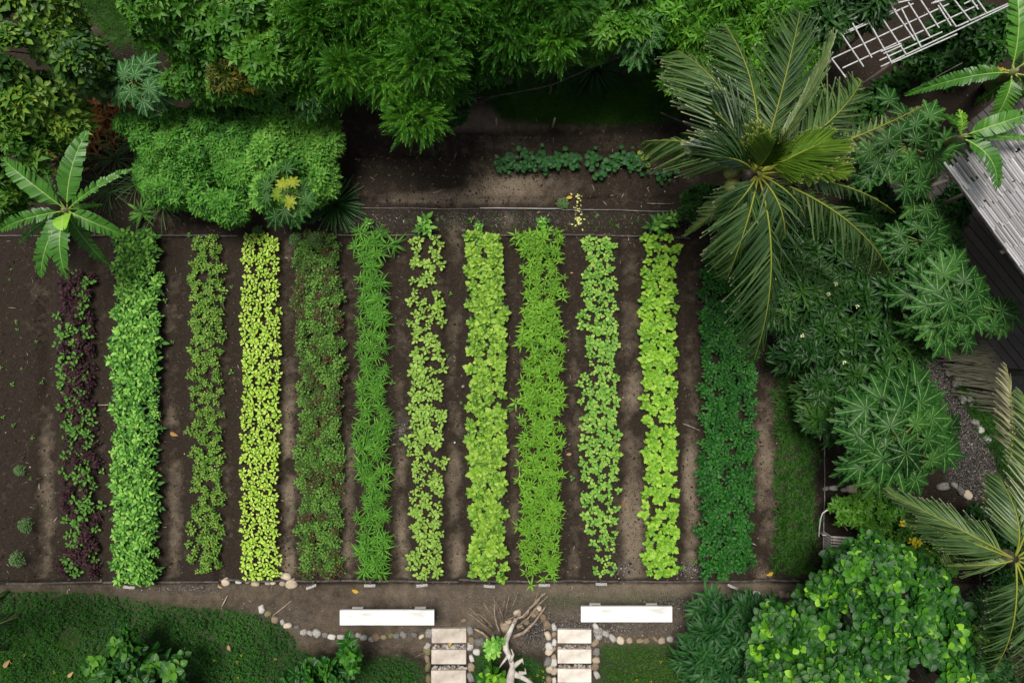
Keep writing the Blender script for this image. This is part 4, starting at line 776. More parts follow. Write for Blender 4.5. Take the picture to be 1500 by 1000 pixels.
tree('whorled_shrub', 'dark rosette leaved shrub between the white flowered shrub and the lower papaya', 'shrub', [PB(1295, 530, .9, 48, 40, .5), PB(1250, 545, .8, 40, 30, .45), PB(1225, 590, .8, 45, 42, .5), PB(1195, 575, .6, 26, 26, .35)], 330, sprig_d, g_lil, (.20, .30), r=.04, up=.95, rnd_=.2, inner=.85)
tree('whorled_shrub', 'dark shrub of long rosette leaves right of the creeping cover at the bottom', 'shrub', [PB(1060, 940, .7, 58, 52, .5), PB(1110, 985, .7, 70, 60, .5), PB(1105, 915, .6, 45, 38, .4), PB(1040, 985, .5, 40, 35, .4)], 300, sprig_d, leafmat('broad_rosette_leaf', [(.008, .045, .014), (.02, .09, .03), (.045, .14, .05)], vein=(.07, .15, .08), rough=.35), (.24, .36), r=.04, up=1.0, rnd_=.12, inner=.9, tj=.6)
tree('round_leaved_tree', 'big glossy tree of round bright tipped leaves in the lower right corner', 'tree', [PB(1278, 885, 1.8, 78, 72, .8), PB(1205, 935, 1.7, 76, 66, .8), PB(1340, 915, 1.8, 74, 78, .8), PB(1250, 990, 1.8, 100, 65, .8), PB(1375, 985, 1.6, 55, 55, .7), PB(1310, 838, 1.5, 60, 34, .5), PB(1150, 985, 1.4, 50, 55, .6), PB(1195, 880, 1.2, 26, 24, .35), PB(1225, 835, 1.3, 22, 20, .3), PB(1412, 935, 1.4, 26, 40, .4), PB(1265, 805, 1.3, 24, 16, .3)], 2300, [whorlr(7, b_) for b_ in (.25, .35, .42, .5, .55, .62, .8, 1.0)], g_big, (.12, .185), r=.10, up=.85, rnd_=.25, tj=.12, inner=.55, lobes=9, gap=.27, cl=.15)
sr = sprig_r
tree('round_leaved_bush', 'small broad leaved bush poking into the frame at the lower left', 'bush', [PB(180, 985, .8, 42, 34, .4), PB(195, 950, .8, 20, 22, .3), PB(245, 980, .7, 40, 22, .4), PB(205, 922, .9, 12, 14, .2), PB(215, 1030, .9, 60, 40, .5)], 130, [whorlr(7, b_) for b_ in (.4, .6, .8, 1.)], leafmat('broad_bush_leaf', [(.008, .035, .015), (.018, .08, .022), (.05, .16, .03), (.14, .32, .05)], vein=(.1, .22, .08), rough=.35, rnd=.1), (.13, .21), r=.03, up=.8)
tree('round_leaved_bush', 'broad leaved bush at the bottom edge left of the left stepping path', 'bush', [PB(450, 990, .7, 34, 20, .4), PB(500, 975, .7, 30, 20, .35), PB(515, 950, .8, 12, 14, .25), PB(450, 1020, .7, 45, 30, .4)], 100, [whorlr(7, b_) for b_ in (.3, .5, .7, .9)], leafmat('broad_bright_leaf', [(.01, .045, .015), (.025, .10, .022), (.07, .22, .03), (.17, .40, .05)], vein=(.1, .28, .08), rough=.35, rnd=.1), (.12, .19), r=.03, up=.8)
tree('leafy_shoot', 'bright green shoot growing at the left side of the dead tree', 'shrub', [PB(723, 945, .45, 12, 13, .15)], 11, [whorl(leaf(.45, 5, 'obov', .12, .35), 9, 30, 20)], m_herb, (.11, .16), r=.012, up=.9)
tree('leafy_shoot', 'yellow green shoot at the foot of the dead tree on the bottom edge', 'shrub', [PB(720, 990, .4, 14, 14, .2)], 10, [whorlr(6, .5), whorlr(6, .9)], g_big, (.12, .18), r=.012, up=.9)
tree('leafy_shrub', 'small leafy shrub right of the hose loop and above the slatted wooden drain', 'shrub', [PB(1243, 745, .45, 30, 22, .25), PB(1262, 755, .4, 20, 14, .2)], 110, sprig_c, g_mid, (.10, .16), r=.02, up=.8)
tree('flowering_bush', 'low dark bush with yellow flowers left of the lower right palm', 'bush', [PB(1330, 785, .6, 40, 45, .4), PB(1370, 800, .6, 25, 30, .4), PB(1300, 760, .5, 30, 28, .3)], 500, sprig_c, g_mid, (.07, .12), r=.03, up=.8)
root = [o for o in bpy.data.objects if o.get('label', '').startswith('low dark bush with yellow')][0]
for fx, fy in [(1322, 766), (1338, 770), (1334, 792), (1338, 799), (1345, 795), (1356, 808), (1341, 791)]:
    m = M(); rosette(m, L_rd, 6, .05, .06, pit0=25, pit1=10, base=P(fx, fy, 1.02)); m.build('flower', bpy.data.materials['yellow_petal'], root)
root = [o for o in bpy.data.objects if o.get('label', '').startswith('broad dark shrub of rosette')][0]
wp = leafmat('white_petal', [(.6, .6, .4), (.75, .75, .6)])
for fx, fy in [(1134, 409), (1161, 417), (1177, 423), (1224, 416), (1213, 431), (1255, 449), (1231, 485), (1175, 492), (1236, 531), (1117, 480)]:
    m = M(); rosette(m, L_rd, 6, .02, .03, pit0=30, pit1=10, base=P(fx, fy, 1.62 if fy < 480 and 1130 < fx else 1.4)); m.build('flower', wp, root)
tree('leafy_shrub', 'climbing shrub below the right end of the white lattice', 'shrub', [PB(1390, 40, 1.2, 30, 30, .4), PB(1345, 85, .9, 28, 22, .3), PB(1440, 60, .9, 35, 30, .4)], 300, sprig_c, g_deep, (.10, .19), r=.02)
tree('leafy_shrub', 'dim shrub below the palm crown beside the white flowered shrub', 'shrub', [PB(1180, 360, .7, 60, 40, .4), PB(1240, 350, .8, 50, 40, .4), PB(1270, 300, .7, 30, 45, .4), PB(1060, 300, .6, 50, 30, .3)], 1100, sprig_c, g_deep, (.09, .16), r=.03)
tree('leafy_shrub', 'dim low shrub under the top papayas at the middle of the top edge', 'shrub', [PB(660, 150, .9, 45, 25, .4), PB(950, 60, 1.2, 50, 40, .4)], 500, sprig_c, g_deep, (.09, .16), r=.03)
tree('leafy_shrub', 'dim shrub at the feet of the papayas left of the bamboo roof', 'shrub', [PB(1330, 330, .7, 50, 50, .4), PB(1400, 300, .6, 20, 35, .3)], 500, sprig_c, g_deep, (.09, .16), r=.03)

tree('leafy_shrub', 'dim shrub filling the ground below the lower right palm', 'shrub', [PB(1470, 900, .7, 50, 60, .4), PB(1450, 980, .7, 40, 40, .4), PB(1440, 790, .5, 40, 40, .3), PB(1490, 830, .6, 30, 60, .3)], 900, sprig_c, g_deep, (.10, .17), r=.03)
tree('leafy_shrub', 'dim leafy shrub at the lower rim of the lower papaya beside the yellow flowers', 'shrub', [PB(1300, 745, .4, 35, 22, .25), PB(1350, 750, .4, 40, 22, .25), PB(1290, 775, .4, 25, 20, .25)], 420, sprig_c, g_deep, (.08, .14), r=.02)
tree('leafy_shrub', 'deep green understorey filling the gaps below the trees along the top edge', 'shrub', [PB(x_, y_, .8+.4*(y_ < 60), 55, 38, .5) for x_ in range(240, 1200, 62) for y_ in (-20, 40, 96) if not (y_ > 60 and (x_ > 690 or x_ < 300))], 5200, sprig_c+sprig_t, g_mid, (.12, .2), r=.03, lobes=1)
# grass-like clumps
def clump(px, py, r, h, n, label, mat=m_sparse, wdt=.06):
    X, Y, _ = P(px, py, h*.6); m = M(); Lb = leaf(wdt, 6, 'blade', .25, .55); i = np.arange(n); az = i*2.4+rng.normal(0, .3, n); el = rng.uniform(.35, 1.35, n); d = np.stack([np.cos(az)*np.cos(el), np.sin(az)*np.cos(el), np.sin(el)], -1)
    m.inst(Lb, np.array([[0, 0, 0]])+d*.02, d, (0, 0, 1), rng.uniform(.75, 1.15, n)*r*1.25, .5+rng.normal(0, .2, n)); o = m.build('grass_clump', mat, local=True); o.location = (X, Y, hz(px, py)+.02); tag(o, label, 'grass clump')
g_bl = leafmat('long_blade', [(.012, .05, .018), (.03, .095, .035), (.07, .16, .065)], rough=.4)
clump(489, 297, .40, .35, 120, 'spiky dark green grass clump right of the big dense bush', g_bl); clump(872, 97, .45, .4, 130, 'spiky dark grass clump behind the dark grass under the top trees', g_bl); clump(818, 92, .36, .4, 80, 'smaller dark grass clump left of the spiky one at the top', g_bl)
for x, y, l in [(190, 172, 'wiry grass clump just below the top left papaya'), (192, 208, 'wiry grass clump in the middle of the left gap'), (165, 232, 'greyish wiry clump right of the banana plant top leaf'), (198, 268, 'wiry grass clump left of the big dense bush'), (158, 278, 'sparse wiry clump beside the narrow banana leaf'), (236, 300, 'thin wiry clump at the lower corner of the dense bush'), (95, 215, 'faint wiry clump above the banana plant')]:
    clump(x, y, .34, .25, 42, l, leafmat('wiry_blade', [(.03, .07, .03), (.07, .13, .06), (.14, .2, .11)]), .04)
clump(207, 312, .2, .2, 30, 'small bright leafy tuft above the herb bed', m_herb, .2); clump(600, 128, .2, .5, 30, 'small grass clump hidden below the feathery tree', g_bl)

# squash vines
def vine(px0, px1, py, hw, n, label, mat):
    X, Y, _ = P((px0+px1)/2, py, 0); root = empty('squash_vine', (X, Y, hz((px0+px1)/2, py)), label, 'vine'); m = M(); L5 = leaf(1.0, 5, 'round', .1, .2, wav=.1); st = M()
    xsx = np.linspace(px0, px1, 14); ys_ = py+np.array([rng.normal(0, hw*.3) for _ in xsx]); pts = [(*P(a, b_)[:2], hz(a, b_)+.03) for a, b_ in zip(xsx, ys_)]; tube(st, pts, .008, 5, .5)
    for i in range(n):
        t = rng.random(); a = px0+(px1-px0)*t; b_ = np.interp(a, xsx, ys_)+rng.normal(0, hw*.5); az = rng.uniform(0, 6.28); x, y, _ = P(a, b_); z = hz(a, b_)+rng.uniform(.08, .2); el = rng.uniform(-.3, .2); L_ = rng.uniform(.06, .11)
        m.inst(L5, (x-cos(az)*L_*.4, y-sin(az)*L_*.4, z), (cos(az), sin(az), el), np.array([0, 0, 1])+rng.normal(0, .2, 3), L_, .5+rng.normal(0, .22)); tube(st, [(x, y, z-.15), (x-cos(az)*L_*.38, y-sin(az)*L_*.38, z)], .003, 3, .5, cap=False)
    m.build('leaves', mat, root); st.build('stem', mat, root)
g_sq = leafmat('squash_leaf', [(.012, .05, .022), (.03, .11, .045), (.06, .17, .07)], vein=(.06, .15, .07), rough=.5); 
vine(726, 800, 243, 15, 170, 'squash vine on the left of the dark upper bed, broadest of the three', g_sq); vine(795, 848, 240, 12, 105, 'squash vine in the middle of the upper bed', g_sq); vine(858, 945, 240, 12, 150, 'squash vine reaching towards the palm in the upper bed', g_sq)
vine(868, 884, 262, 6, 12, 'short runner of squash leaves hanging below the right vine', g_sq); vine(935, 946, 235, 8, 12, 'yellowing squash leaves at the tip of the vine beside the palm', leafmat('yellow_squash_leaf', [(.12, .17, .02), (.28, .33, .04)])); vine(946, 990, 255, 10, 25, 'squash leaves half hidden under the left palm frond', g_sq)

# ------------------------------------------------------------------ papayas
def papaya_leaf():
    m = M(); T_ = [0, .16, .32, .44, .47, .62, .66, .82, 1.0]; Wd = [.02, .07, .11, .24, .12, .22, .09, .12, .004]; sh = [0, 0, .02, .09, 0, .09, 0, .02, 0]
    for a, l in ((0, 1), (38, .95), (-38, .95), (75, .84), (-75, .84), (112, .68), (-112, .68), (150, .46), (-150, .46)):
        V = []; ve = []; dr = rng.uniform(.10, .26)
        for t, w_, s_ in zip(T_, Wd, sh):
            for s in (-1, 0, 1):
                V.append(((t+(s_ if s else 0))*l, s*w_*l*rng.uniform(.88, 1.12), -dr*t*t*l+.05*(1 if s else 0)*(w_*3)+.004*rng.random())); ve.append(1. if s == 0 else (0 if t > .05 else .6))
        F = []
        for i in range(len(T_)-1): b = i*3; F += [(b, b+3, b+4, b+1), (b+1, b+4, b+5, b+2)]
        V = np.array(V); c, s = cos(R(a)), sin(R(a)); V = np.stack([V[:, 0]*c-V[:, 1]*s, V[:, 0]*s+V[:, 1]*c, V[:, 2]], -1); m.faces(V, F, .5+rng.normal(0, .04), np.array(ve))
    return m.tpl()
pl = [papaya_leaf() for _ in range(4)]
pet = leafmat('petiole', [(.10, .17, .06), (.22, .30, .12)], rnd=0)
def papaya(cx, cy, zt, leaves, rpx, label, mat, dome=.35, rspread=None, tr=.05):
    X, Y, _ = P(cx, cy, zt-.3); root = empty('papaya_tree', (X, Y, 0), label, 'papaya tree'); m = M(); tube(m, [(X, Y, -.05), (X+.03, Y, zt*.5), (X, Y, zt-.25), (X, Y, zt-.12)], [tr*1.2, tr, tr*.8, tr*.5], 10); m.build('trunk', barkm, root)
    n0 = len(leaves); R_ = max(20., max(math.hypot(a[0]-cx, a[1]-cy) for a in leaves))
    leaves = list(leaves)+[(a[0]+rng.normal(0, rpx*.5), a[1]+rng.normal(0, rpx*.5)) for a in leaves if dome > .28][:12]
    for li, a in enumerate(leaves):
        d = math.hypot(a[0]-cx, a[1]-cy)/R_; z = zt-dome*d*d+rng.normal(0, .04)-(.18 if li >= n0 else 0); p = np.array(P(a[0], a[1], z)); az = math.atan2(-(a[1]-cy), a[0]-cx)+rng.normal(0, .45) if d > .12 else rng.uniform(0, 6.28)
        L_ = (a[2] if len(a) > 2 else rpx)*(H-z)/1000.*rng.uniform(.9, 1.15); sl = -.08-.22*d+rng.normal(0, .13); xd = (cos(az), sin(az), sl)
        m = M(); m.inst(pl[int(rng.integers(4))], p, xd, (cos(az)*.25+rng.normal(0, .2), sin(az)*.25+rng.normal(0, .2), 1), L_, .5+rng.normal(0, .16)+.12*(1-d), L_*rng.uniform(.85, 1.0))
        tube(m, bez((X, Y, zt-.22), ((X+p[0])/2, (Y+p[1])/2, (zt+z)/2-.08), p-np.array([0, 0, .006]), 6), [.012, .011, .01, .009, .008, .006], 5, .6, 1, cap=False)
        m.build('leaf', [mat, pet], root)
g_pap = leafmat('papaya_leaf', [(.007, .038, .011), (.016, .075, .019), (.032, .12, .032), (.07, .19, .055)], vein=(.22, .34, .12), veinw=.88, rnd=.3, rough=.42)
g_pap2 = leafmat('bluish_papaya_leaf', [(.02, .08, .035), (.04, .13, .055), (.07, .19, .08)], vein=(.25, .38, .2), veinw=.86, rnd=.2, rough=.5)
g_papy = leafmat('yellow_papaya_leaf', [(.07, .16, .02), (.16, .24, .03), (.34, .34, .05)], vein=(.3, .3, .08), rnd=.2)
Z8 = lambda pts: [(1110+u/2.94, 330+v/2.94) for u, v in pts]
A1 = Z8([(535, 750), (703, 765), (465, 790), (620, 795), (748, 830), (440, 912), (570, 868), (682, 855), (617, 950), (505, 968), (730, 920), (815, 945), (637, 720), (560, 690), (680, 700), (780, 880), (410, 850)])+[(1110+u/2.94, 660+v/2.94) for u, v in [(443, 70), (595, 65), (743, 40), (680, 118), (540, 30), (800, 10), (520, 120), (640, 10)]]
papaya(1310, 640, 2.1, A1, 40, 'large papaya tree with pale veined crown right of the spring onion bed', g_pap, .5)
A2 = Z8([(800, 213), (888, 243), (943, 290), (825, 330), (893, 330), (733, 347), (893, 382), (820, 412), (755, 430), (1012, 435), (1048, 370), (773, 287), (713, 257), (653, 187), (683, 430), (850, 160), (700, 210), (940, 400), (870, 455), (650, 300), (800, 480), (900, 500)])
papaya(1390, 440, 2.2, A2, 33, 'papaya tree beside the concrete path at the right edge', g_pap, .5)
A2b = Z8([(785, 75), (700, 105), (725, 70), (615, 38), (690, 10), (750, 30), (640, 90), (820, 20), (760, 120), (600, 120), (560, 60), (840, 90)])
papaya(1345, 355, 2.0, A2b, 27, 'smaller papaya tree between the two big ones on the right', g_pap, .4)
A3 = [(1110+u/2.94, v/2.94) for u, v in [(680, 535), (681, 603), (583, 663), (655, 675), (735, 640), (610, 565), (483, 655), (635, 810), (695, 795), (725, 905), (785, 955), (680, 968), (482, 765), (760, 685), (628, 735), (560, 610), (570, 430), (640, 500), (740, 500), (800, 600), (790, 660), (700, 730), (560, 730), (520, 700), (740, 560), (820, 640)]]
papaya(1325, 215, 2.3, A3, 29, 'papaya tree with many small pale centred leaves left of the bamboo roof', g_pap, .45)
papaya(200, 122, 1.9, [(110/110*u/2.94, v/2.94) for u, v in [(533, 322), (580, 325), (618, 283), (635, 342), (565, 390), (617, 435), (515, 397), (680, 415), (640, 380), (500, 350), (680, 350)]], 25, 'young bluish papaya tree alone at the top left beside the grass patch', g_pap2, .3, tr=.03)
cy_ = [(370+u/2.94, v/2.94) for u, v in [(88, 762), (145, 725), (215, 820), (140, 905), (198, 890), (60, 800), (60, 850), (230, 860), (170, 930), (100, 930)]]
papaya(428, 288, 1.6, cy_, 21, 'small papaya with green leaves growing through the lower side of the dense bush', g_pap, .25, tr=.02)
papaya(423, 284, 1.72, [(370+u/2.94, v/2.94) for u, v in [(167, 790), (160, 860), (110, 835), (130, 800)]], 16, 'yellow leaved papaya top in the lower part of the dense bush', g_papy, .1, tr=.015)
papaya(452, 143, 2.0, [(370+u/2.94, v/2.94) for u, v in [(235, 370), (262, 425), (215, 430), (290, 440), (205, 390), (240, 460)]], 22, 'dark papaya between the glossy tree and the large feathery tree', g_pap, .2, tr=.03)
papaya(665, 138, 1.6, [(370+u/2.94, v/2.94) for u, v in [(887, 378), (780, 400), (860, 430), (920, 350), (820, 380), (910, 410)]], 22, 'dim papaya under the right edge of the large feathery tree', g_pap, .2, tr=.03)
papaya(942, 38, 2.3, [(740+u/2.94, v/2.94) for u, v in [(530, 75), (560, 130), (600, 60), (590, 180), (545, 200), (640, 110), (520, 150), (570, 235), (620, 160)]], 28, 'green papaya at the top edge left of the coconut palm', g_pap, .3, tr=.03)

# ------------------------------------------------------------------ coconut palms
def leaflet_tpl(dr):
    t = leaf(.052, 5, 'blade', .25, dr); t['ve'] = t['V'][:, 0].copy(); return t
LF = [leaflet_tpl(.15), leaflet_tpl(.35), leaflet_tpl(.65)]
g_palm = leafmat('palm_leaflet', [(.016, .048, .016), (.038, .092, .030), (.095, .165, .060), (.22, .28, .15)], vein=(.24, .22, .15), veinw=.93, rnd=.35, rough=.36, spec=.7, transl=.2)
g_rach = leafmat('palm_rachis', [(.15, .19, .03), (.34, .34, .07)], rnd=.2, rough=.45)
g_palmy = leafmat('young_palm_leaflet', [(.05, .11, .015), (.11, .19, .025), (.22, .31, .05)], vein=(.3, .3, .1), veinw=.93, rnd=.2)
g_grey = leafmat('dried_palm_leaflet', [(.10, .09, .07), (.26, .24, .2), (.42, .40, .36)], rnd=.2)
def frond(root, base, tip, arch, L, mat=None, n=104, droop=.35, side=(1, 1), tint=.5, twist=0, curve=(0, 0), a0=38, a1=68, r=.014, start=.14, dry=0):
    L = L*LS; b = np.array(base, float); t3 = np.array(tip, float); mid = (b+t3)/2+np.array([curve[0], curve[1], arch]); rp = bez(b, mid, t3, 40); m = M(); tube(m, rp, np.linspace(r, r*.2, 40), 6, .6, 1)
    t = np.linspace(start, .995, n); idx = t*39; p = np.stack([np.interp(idx, np.arange(40), rp[:, k]) for k in range(3)], -1); tg = nrm(np.gradient(p, axis=0)); S = nrm(np.cross(tg, [0, 0, 1.])); U = np.cross(S, tg)
    tw = R(twist); S2 = S*cos(tw)+U*sin(tw)
    for s, wgt in zip((1, -1), side):
        if wgt == 0: continue
        tt = t+rng.normal(0, .004, n); k = rng.random(n) < .95; a = np.radians(a0+(a1-a0)*t+rng.normal(0, 3.5, n)+6*vnoise(t*9, s*3., int(rng.integers(99)))); up = U*1.0+S2*s*.5
        L = L*1.42 if s == 1 else L; prof = L*wgt*(.35+.65*np.sin(pi*np.clip(t*.80+.14, 0, 1)))*rng.uniform(.88, 1.08, n)*(1-.45*sstep(.9, 1, t)); dn = droop*rng.uniform(.5, 1.9, n)*(.7+.8*vnoise(t*7, s*5., int(rng.integers(99))))
        d = S2*s*np.cos(a)[:, None]+tg*np.sin(a)[:, None]-np.array([0, 0, 1])*dn[:, None]; w_ = rng.integers(0, 3, n)
        for q in range(3):
            h_ = k & (w_ == q); m.inst(LF[q], p[h_], d[h_], up[h_], prof[h_], tint+rng.normal(0, .13, h_.sum()), prof[h_]*.0+.62)
    return m.build('frond', [mat or g_palm, g_rach], root)
def ptrunk(root, x, y, z, r, lean=(0, 0)):
    m = M(); pts = [(x+lean[0]*(1-t), y+lean[1]*(1-t), t*z-.05*(t == 0)) for t in np.linspace(0, 1, 22)]; tube(m, pts, [r*(1.35-.5*t+(.06 if i % 2 else 0)) for i, t in enumerate(np.linspace(0, 1, 22))], 14); m.build('trunk', barkm, root)
LS = 1.0; cz = 3.7; pxp, pyp = 1110, 255; bx, by, _ = P(pxp, pyp, cz); root = empty('coconut_palm', (bx-.1, by, 0), 'tall coconut palm with long spreading fronds at the right of the beds', 'palm tree'); ptrunk(root, bx-.05, by, cz-.15, .11, (1.25, .85))
def fr(tx, ty, zt, arch, L, **k):
    t3 = P(tx, ty, zt); d = nrm(np.array([t3[0]-bx, t3[1]-by])); frond(root, (bx+d[0]*.05, by+d[1]*.05, cz+.02), t3, arch, L, **k)
fr(1172, 18, 4.0, .45, .62, twist=10, curve=(-.08, 0), tint=.55)
fr(1062, 38, 3.6, .5, .55, curve=(.12, .05), tint=.52, side=(.55, 1))
fr(992, 75, 3.0, .7, .66, tint=.6, droop=.25, curve=(.0, .15), twist=-12)
fr(945, 207, 2.9, .6, .60, tint=.72, droop=.7, curve=(.0, .10), side=(.5, 1.1))
fr(1004, 345, 2.3, .7, .40, tint=.7, droop=.5, side=(1, .8))
fr(1104, 528, 2.8, .75, .64, tint=.5, droop=.4, curve=(.12, .0), n=74)
fr(1150, 440, 3.3, .45, .55, tint=.45, droop=.6, side=(.5, 1), curve=(-.15, .1)) if False else None
fr(1305, 402, 2.8, .7, .66, tint=.55, droop=.55, side=(.75, 1), curve=(.08, .1))
fr(1312, 312, 3.1, .6, .28, tint=.55, droop=.6, curve=(.0, .10), side=(.7, .7))
fr(1352, 155, 3.0, .6, .42, tint=.65, droop=.4, curve=(.0, -.15), side=(.7, .7))
fr(1262, 118, 3.6, .55, .62, tint=.6, droop=.3, curve=(.15, -.12))
fr(1224, 140, 3.4, .5, .62, tint=.5, droop=.35, curve=(.10, 0))
fr(1216, 62, 4.6, .35, .34, tint=.62, twist=78, droop=.1, curve=(.05, -.05), a0=60, a1=80)
fr(1030, 150, 3.6, .6, .5, tint=.25, twist=50, droop=.4, side=(1, .35), curve=(-.1, -.05))
fr(1000, 195, 3.3, .6, .5, tint=.2, twist=35, droop=.6, side=(.4, 1))
fr(1065, 408, 3.0, .6, .55, tint=.4, droop=.5, side=(1, .8), curve=(-.1, 0))
fr(1245, 255, 3.9, .35, .36, mat=g_palmy, tint=.6, droop=.2, side=(.5, 1))
fr(1215, 205, 4.2, .3, .36, mat=g_palmy, tint=.4, twist=30, droop=.2)
fr(1135, 210, 4.6, .2, .28, mat=g_palmy, tint=.35, twist=60, droop=.1)
fr(1040, 230, 4.1, .45, .42, tint=.15, twist=55, droop=.5, side=(1, .4))
fr(1150, 345, 3.7, .4, .42, tint=.3, droop=.5, n=44); fr(1180, 320, 3.6, .4, .42, tint=.3, droop=.5, n=44); fr(1060, 320, 3.5, .4, .42, tint=.25, droop=.6, n=44)
for i in range(5):
    a = i*1.256; m = M(); p = np.array([bx-.1+cos(a)*.17, by+sin(a)*.17, cz-.28]); m.inst(rock_tpl(3, .06, i, 1.15), p, (1, 0, 0), (0, 0, 1), .11, .5); m.build('coconut', solidmat('coconut_husk', [(.10, .13, .03), (.22, .22, .06)], rough=.5), root)
# second palm
cz2 = 3.0; bx, by, _ = P(1486, 818, cz2); cz = cz2; LS = .72; root = empty('coconut_palm', (bx, by, 0), 'smaller yellowish palm at the right edge above the round leaved tree', 'palm tree'); ptrunk(root, bx, by, cz2-.15, .1, (2.2, -1.0))
fr(1302, 722, 2.6, .45, .50, tint=.68, droop=.4, mat=None, side=(1, .8)); fr(1335, 758, 2.5, .5, .58, tint=.62, droop=.4)
fr(1384, 828, 2.6, .45, .42, tint=.75, droop=.7, side=(.25, 1.2), curve=(0, .1)); fr(1452, 985, 2.4, .5, .50, tint=.6, droop=.5, curve=(-.1, 0)); fr(1497, 575, 2.8, .55, .48, tint=.72, curve=(.05, 0)); fr(1464, 700, 2.9, .4, .5, tint=.5)
fr(1510, 1010, 2.5, .4, .5, tint=.55); fr(1640, 760, 2.5, .5, .5); fr(1650, 900, 2.5, .5, .5); fr(1590, 1000, 2.5, .5, .5); fr(1600, 650, 2.5, .5, .5)
frond(root, P(1480, 680, 2.2), P(1474, 535, 1.9), .15, .34, mat=g_grey, tint=.5, n=44)
# third palm, mostly beyond the lower left
bx, by, _ = P(-70, 930, 2.4); cz = 2.4; root = empty('coconut_palm', (bx, by, 0), 'bluish palm fronds reaching in at the lower left edge', 'palm tree'); ptrunk(root, bx, by, 2.3, .09, (-2.2, -1.2))
g_blue = leafmat('bluish_palm_leaflet', [(.03, .06, .045), (.07, .12, .09), (.13, .18, .14)], rnd=.2)
for tx, ty in [(8, 868), (28, 902), (10, 952), (-80, 800), (-180, 900), (-150, 1040)]: fr(tx, ty, 1.9, .4, .38, mat=g_blue, n=40)

# ------------------------------------------------------------------ bananas
def banana_leaf(root, b, t3, w, arch, mat, fold=.35, rag=.2, curve=(0, 0), n=30, roll=0, tint=.5, name='leaf'):
    b = np.array(b, float); t3 = np.array(t3, float); mid = (b+t3)/2+np.array([curve[0], curve[1], arch]); t = np.linspace(0, 1, n+1); rp = bez(b, mid, t3, n+1); tg = nrm(np.gradient(rp, axis=0)); S = nrm(np.cross(tg, [0, 0, 1.])); U = np.cross(S, tg)
    S, U = S*cos(R(roll))+U*sin(R(roll)), U*cos(R(roll))-S*sin(R(roll)); wd = w*np.clip(np.sin(pi*np.clip((t-.06)/.94, 0, 1)**.62), 0, 1)**.55; wd[0] = wd[1] = .012; wd[-1] = .01; m = M()
    for s in (-1, 1):
        slit = 0
        for i in range(n):
            dz0 = rng.normal(0, .02)*(rag > .1); sk = .06*w/.15; f0 = fold*rng.uniform(.8, 1.25); off = 0
            if rng.random() < rag: off = rng.uniform(.04, .25)*(.4+rag)
            def e(j, q, o): return rp[j]+S[j]*s*wd[j]*q*cos(f0)+U[j]*(wd[j]*q*(math.sin(f0)-.55*q*q*fold)+dz0*q)+tg[j]*(sk*q+o*np.linalg.norm(rp[min(j+1, n)]-rp[j-1 if j else 0])*.5*q)
            V = [rp[i], e(i, .5, 0), e(i, 1, off), e(i+1, 1, -off), e(i+1, .5, 0), rp[i+1]]; F = [(0, 1, 4, 5), (1, 2, 3, 4)]; F = F if s < 0 else [f[::-1] for f in F]; m.faces(V, F, tint+rng.normal(0, .05)+.06*(i % 2), np.array([1, .5, 0, 0, .5, 1.]))
    tube(m, rp-U*.006, np.linspace(.012, .003, n+1), 6, .7, 1); m.build(name, mat, root)
g_ban = leafmat('banana_blade', [(.02, .09, .02), (.045, .16, .03), (.09, .25, .045), (.16, .36, .06)], vein=(.30, .44, .14), veinw=.93, rnd=.2, rough=.33, spec=.5, transl=.28)
g_bany = leafmat('young_banana_blade', [(.12, .30, .03), (.22, .45, .06), (.34, .56, .11)], vein=(.4, .5, .2), veinw=.9, rnd=.1, rough=.35, transl=.3)
g_mid = leafmat('banana_midrib', [(.22, .34, .08), (.40, .50, .18)], rnd=0)
stemm = solidmat('banana_stem', [(.08, .10, .03), (.16, .18, .06), (.22, .18, .09)], stretch=(1, 1, .2))
def banana(cx, cy, z, label, leaves, hub=.07):
    X, Y, _ = P(cx, cy, z); root = empty('banana_plant', (X, Y, 0), label, 'banana plant'); m = M(); k_ = z/(H-z)*.8; tube(m, [(X*(1+k_), Y*(1+k_), -.05), (X*(1+k_*.4), Y*(1+k_*.4), z*.5), (X, Y, z-.05), (X, Y, z+.1)], [hub*1.4, hub*1.1, hub*.7, hub*.3], 12); m.build('trunk', stemm, root)
    for (tx, ty, tz, w_, arch, kw) in leaves:
        t3 = np.array(P(tx, ty, tz)); d = nrm(np.array([t3[0]-X, t3[1]-Y, 0])); banana_leaf(root, np.array([X, Y, z])+d*hub*.6, t3, w_, arch, kw.pop('mats', [g_ban, g_mid]), **kw)
banana(97, 308, 1.7, 'banana plant with a bright new leaf at the upper left of the beds', [(126, 196, 1.9, .17, .25, dict(fold=.25, roll=-15)), (6, 235, 1.9, .18, .25, dict(fold=.2, roll=10, curve=(0, .05))), (0, 338, 1.6, .15, .3, dict(fold=.7, rag=.7)), (60, 402, 1.5, .16, .25, dict(fold=.25)), (97, 405, 1.6, .16, .35, dict(fold=.25, curve=(.02, 0))),
    (178, 343, 1.35, .15, .15, dict(fold=.3)), (158, 388, 1.0, .14, .2, dict(fold=.3, tint=.35)), (196, 246, 1.7, .11, .25, dict(fold=.8, rag=.9, tint=.6)), (68, 235, 1.4, .09, .3, dict(fold=.8, rag=.8, tint=.3)), (30, 355, 1.2, .10, .2, dict(fold=.5, tint=.3)), (92, 332, 1.95, .15, .12, dict(fold=.15, rag=.02, mats=[g_bany, g_mid], tint=.6, n=14)), (150, 300, 1.4, .05, .1, dict(fold=.4, tint=.7))])
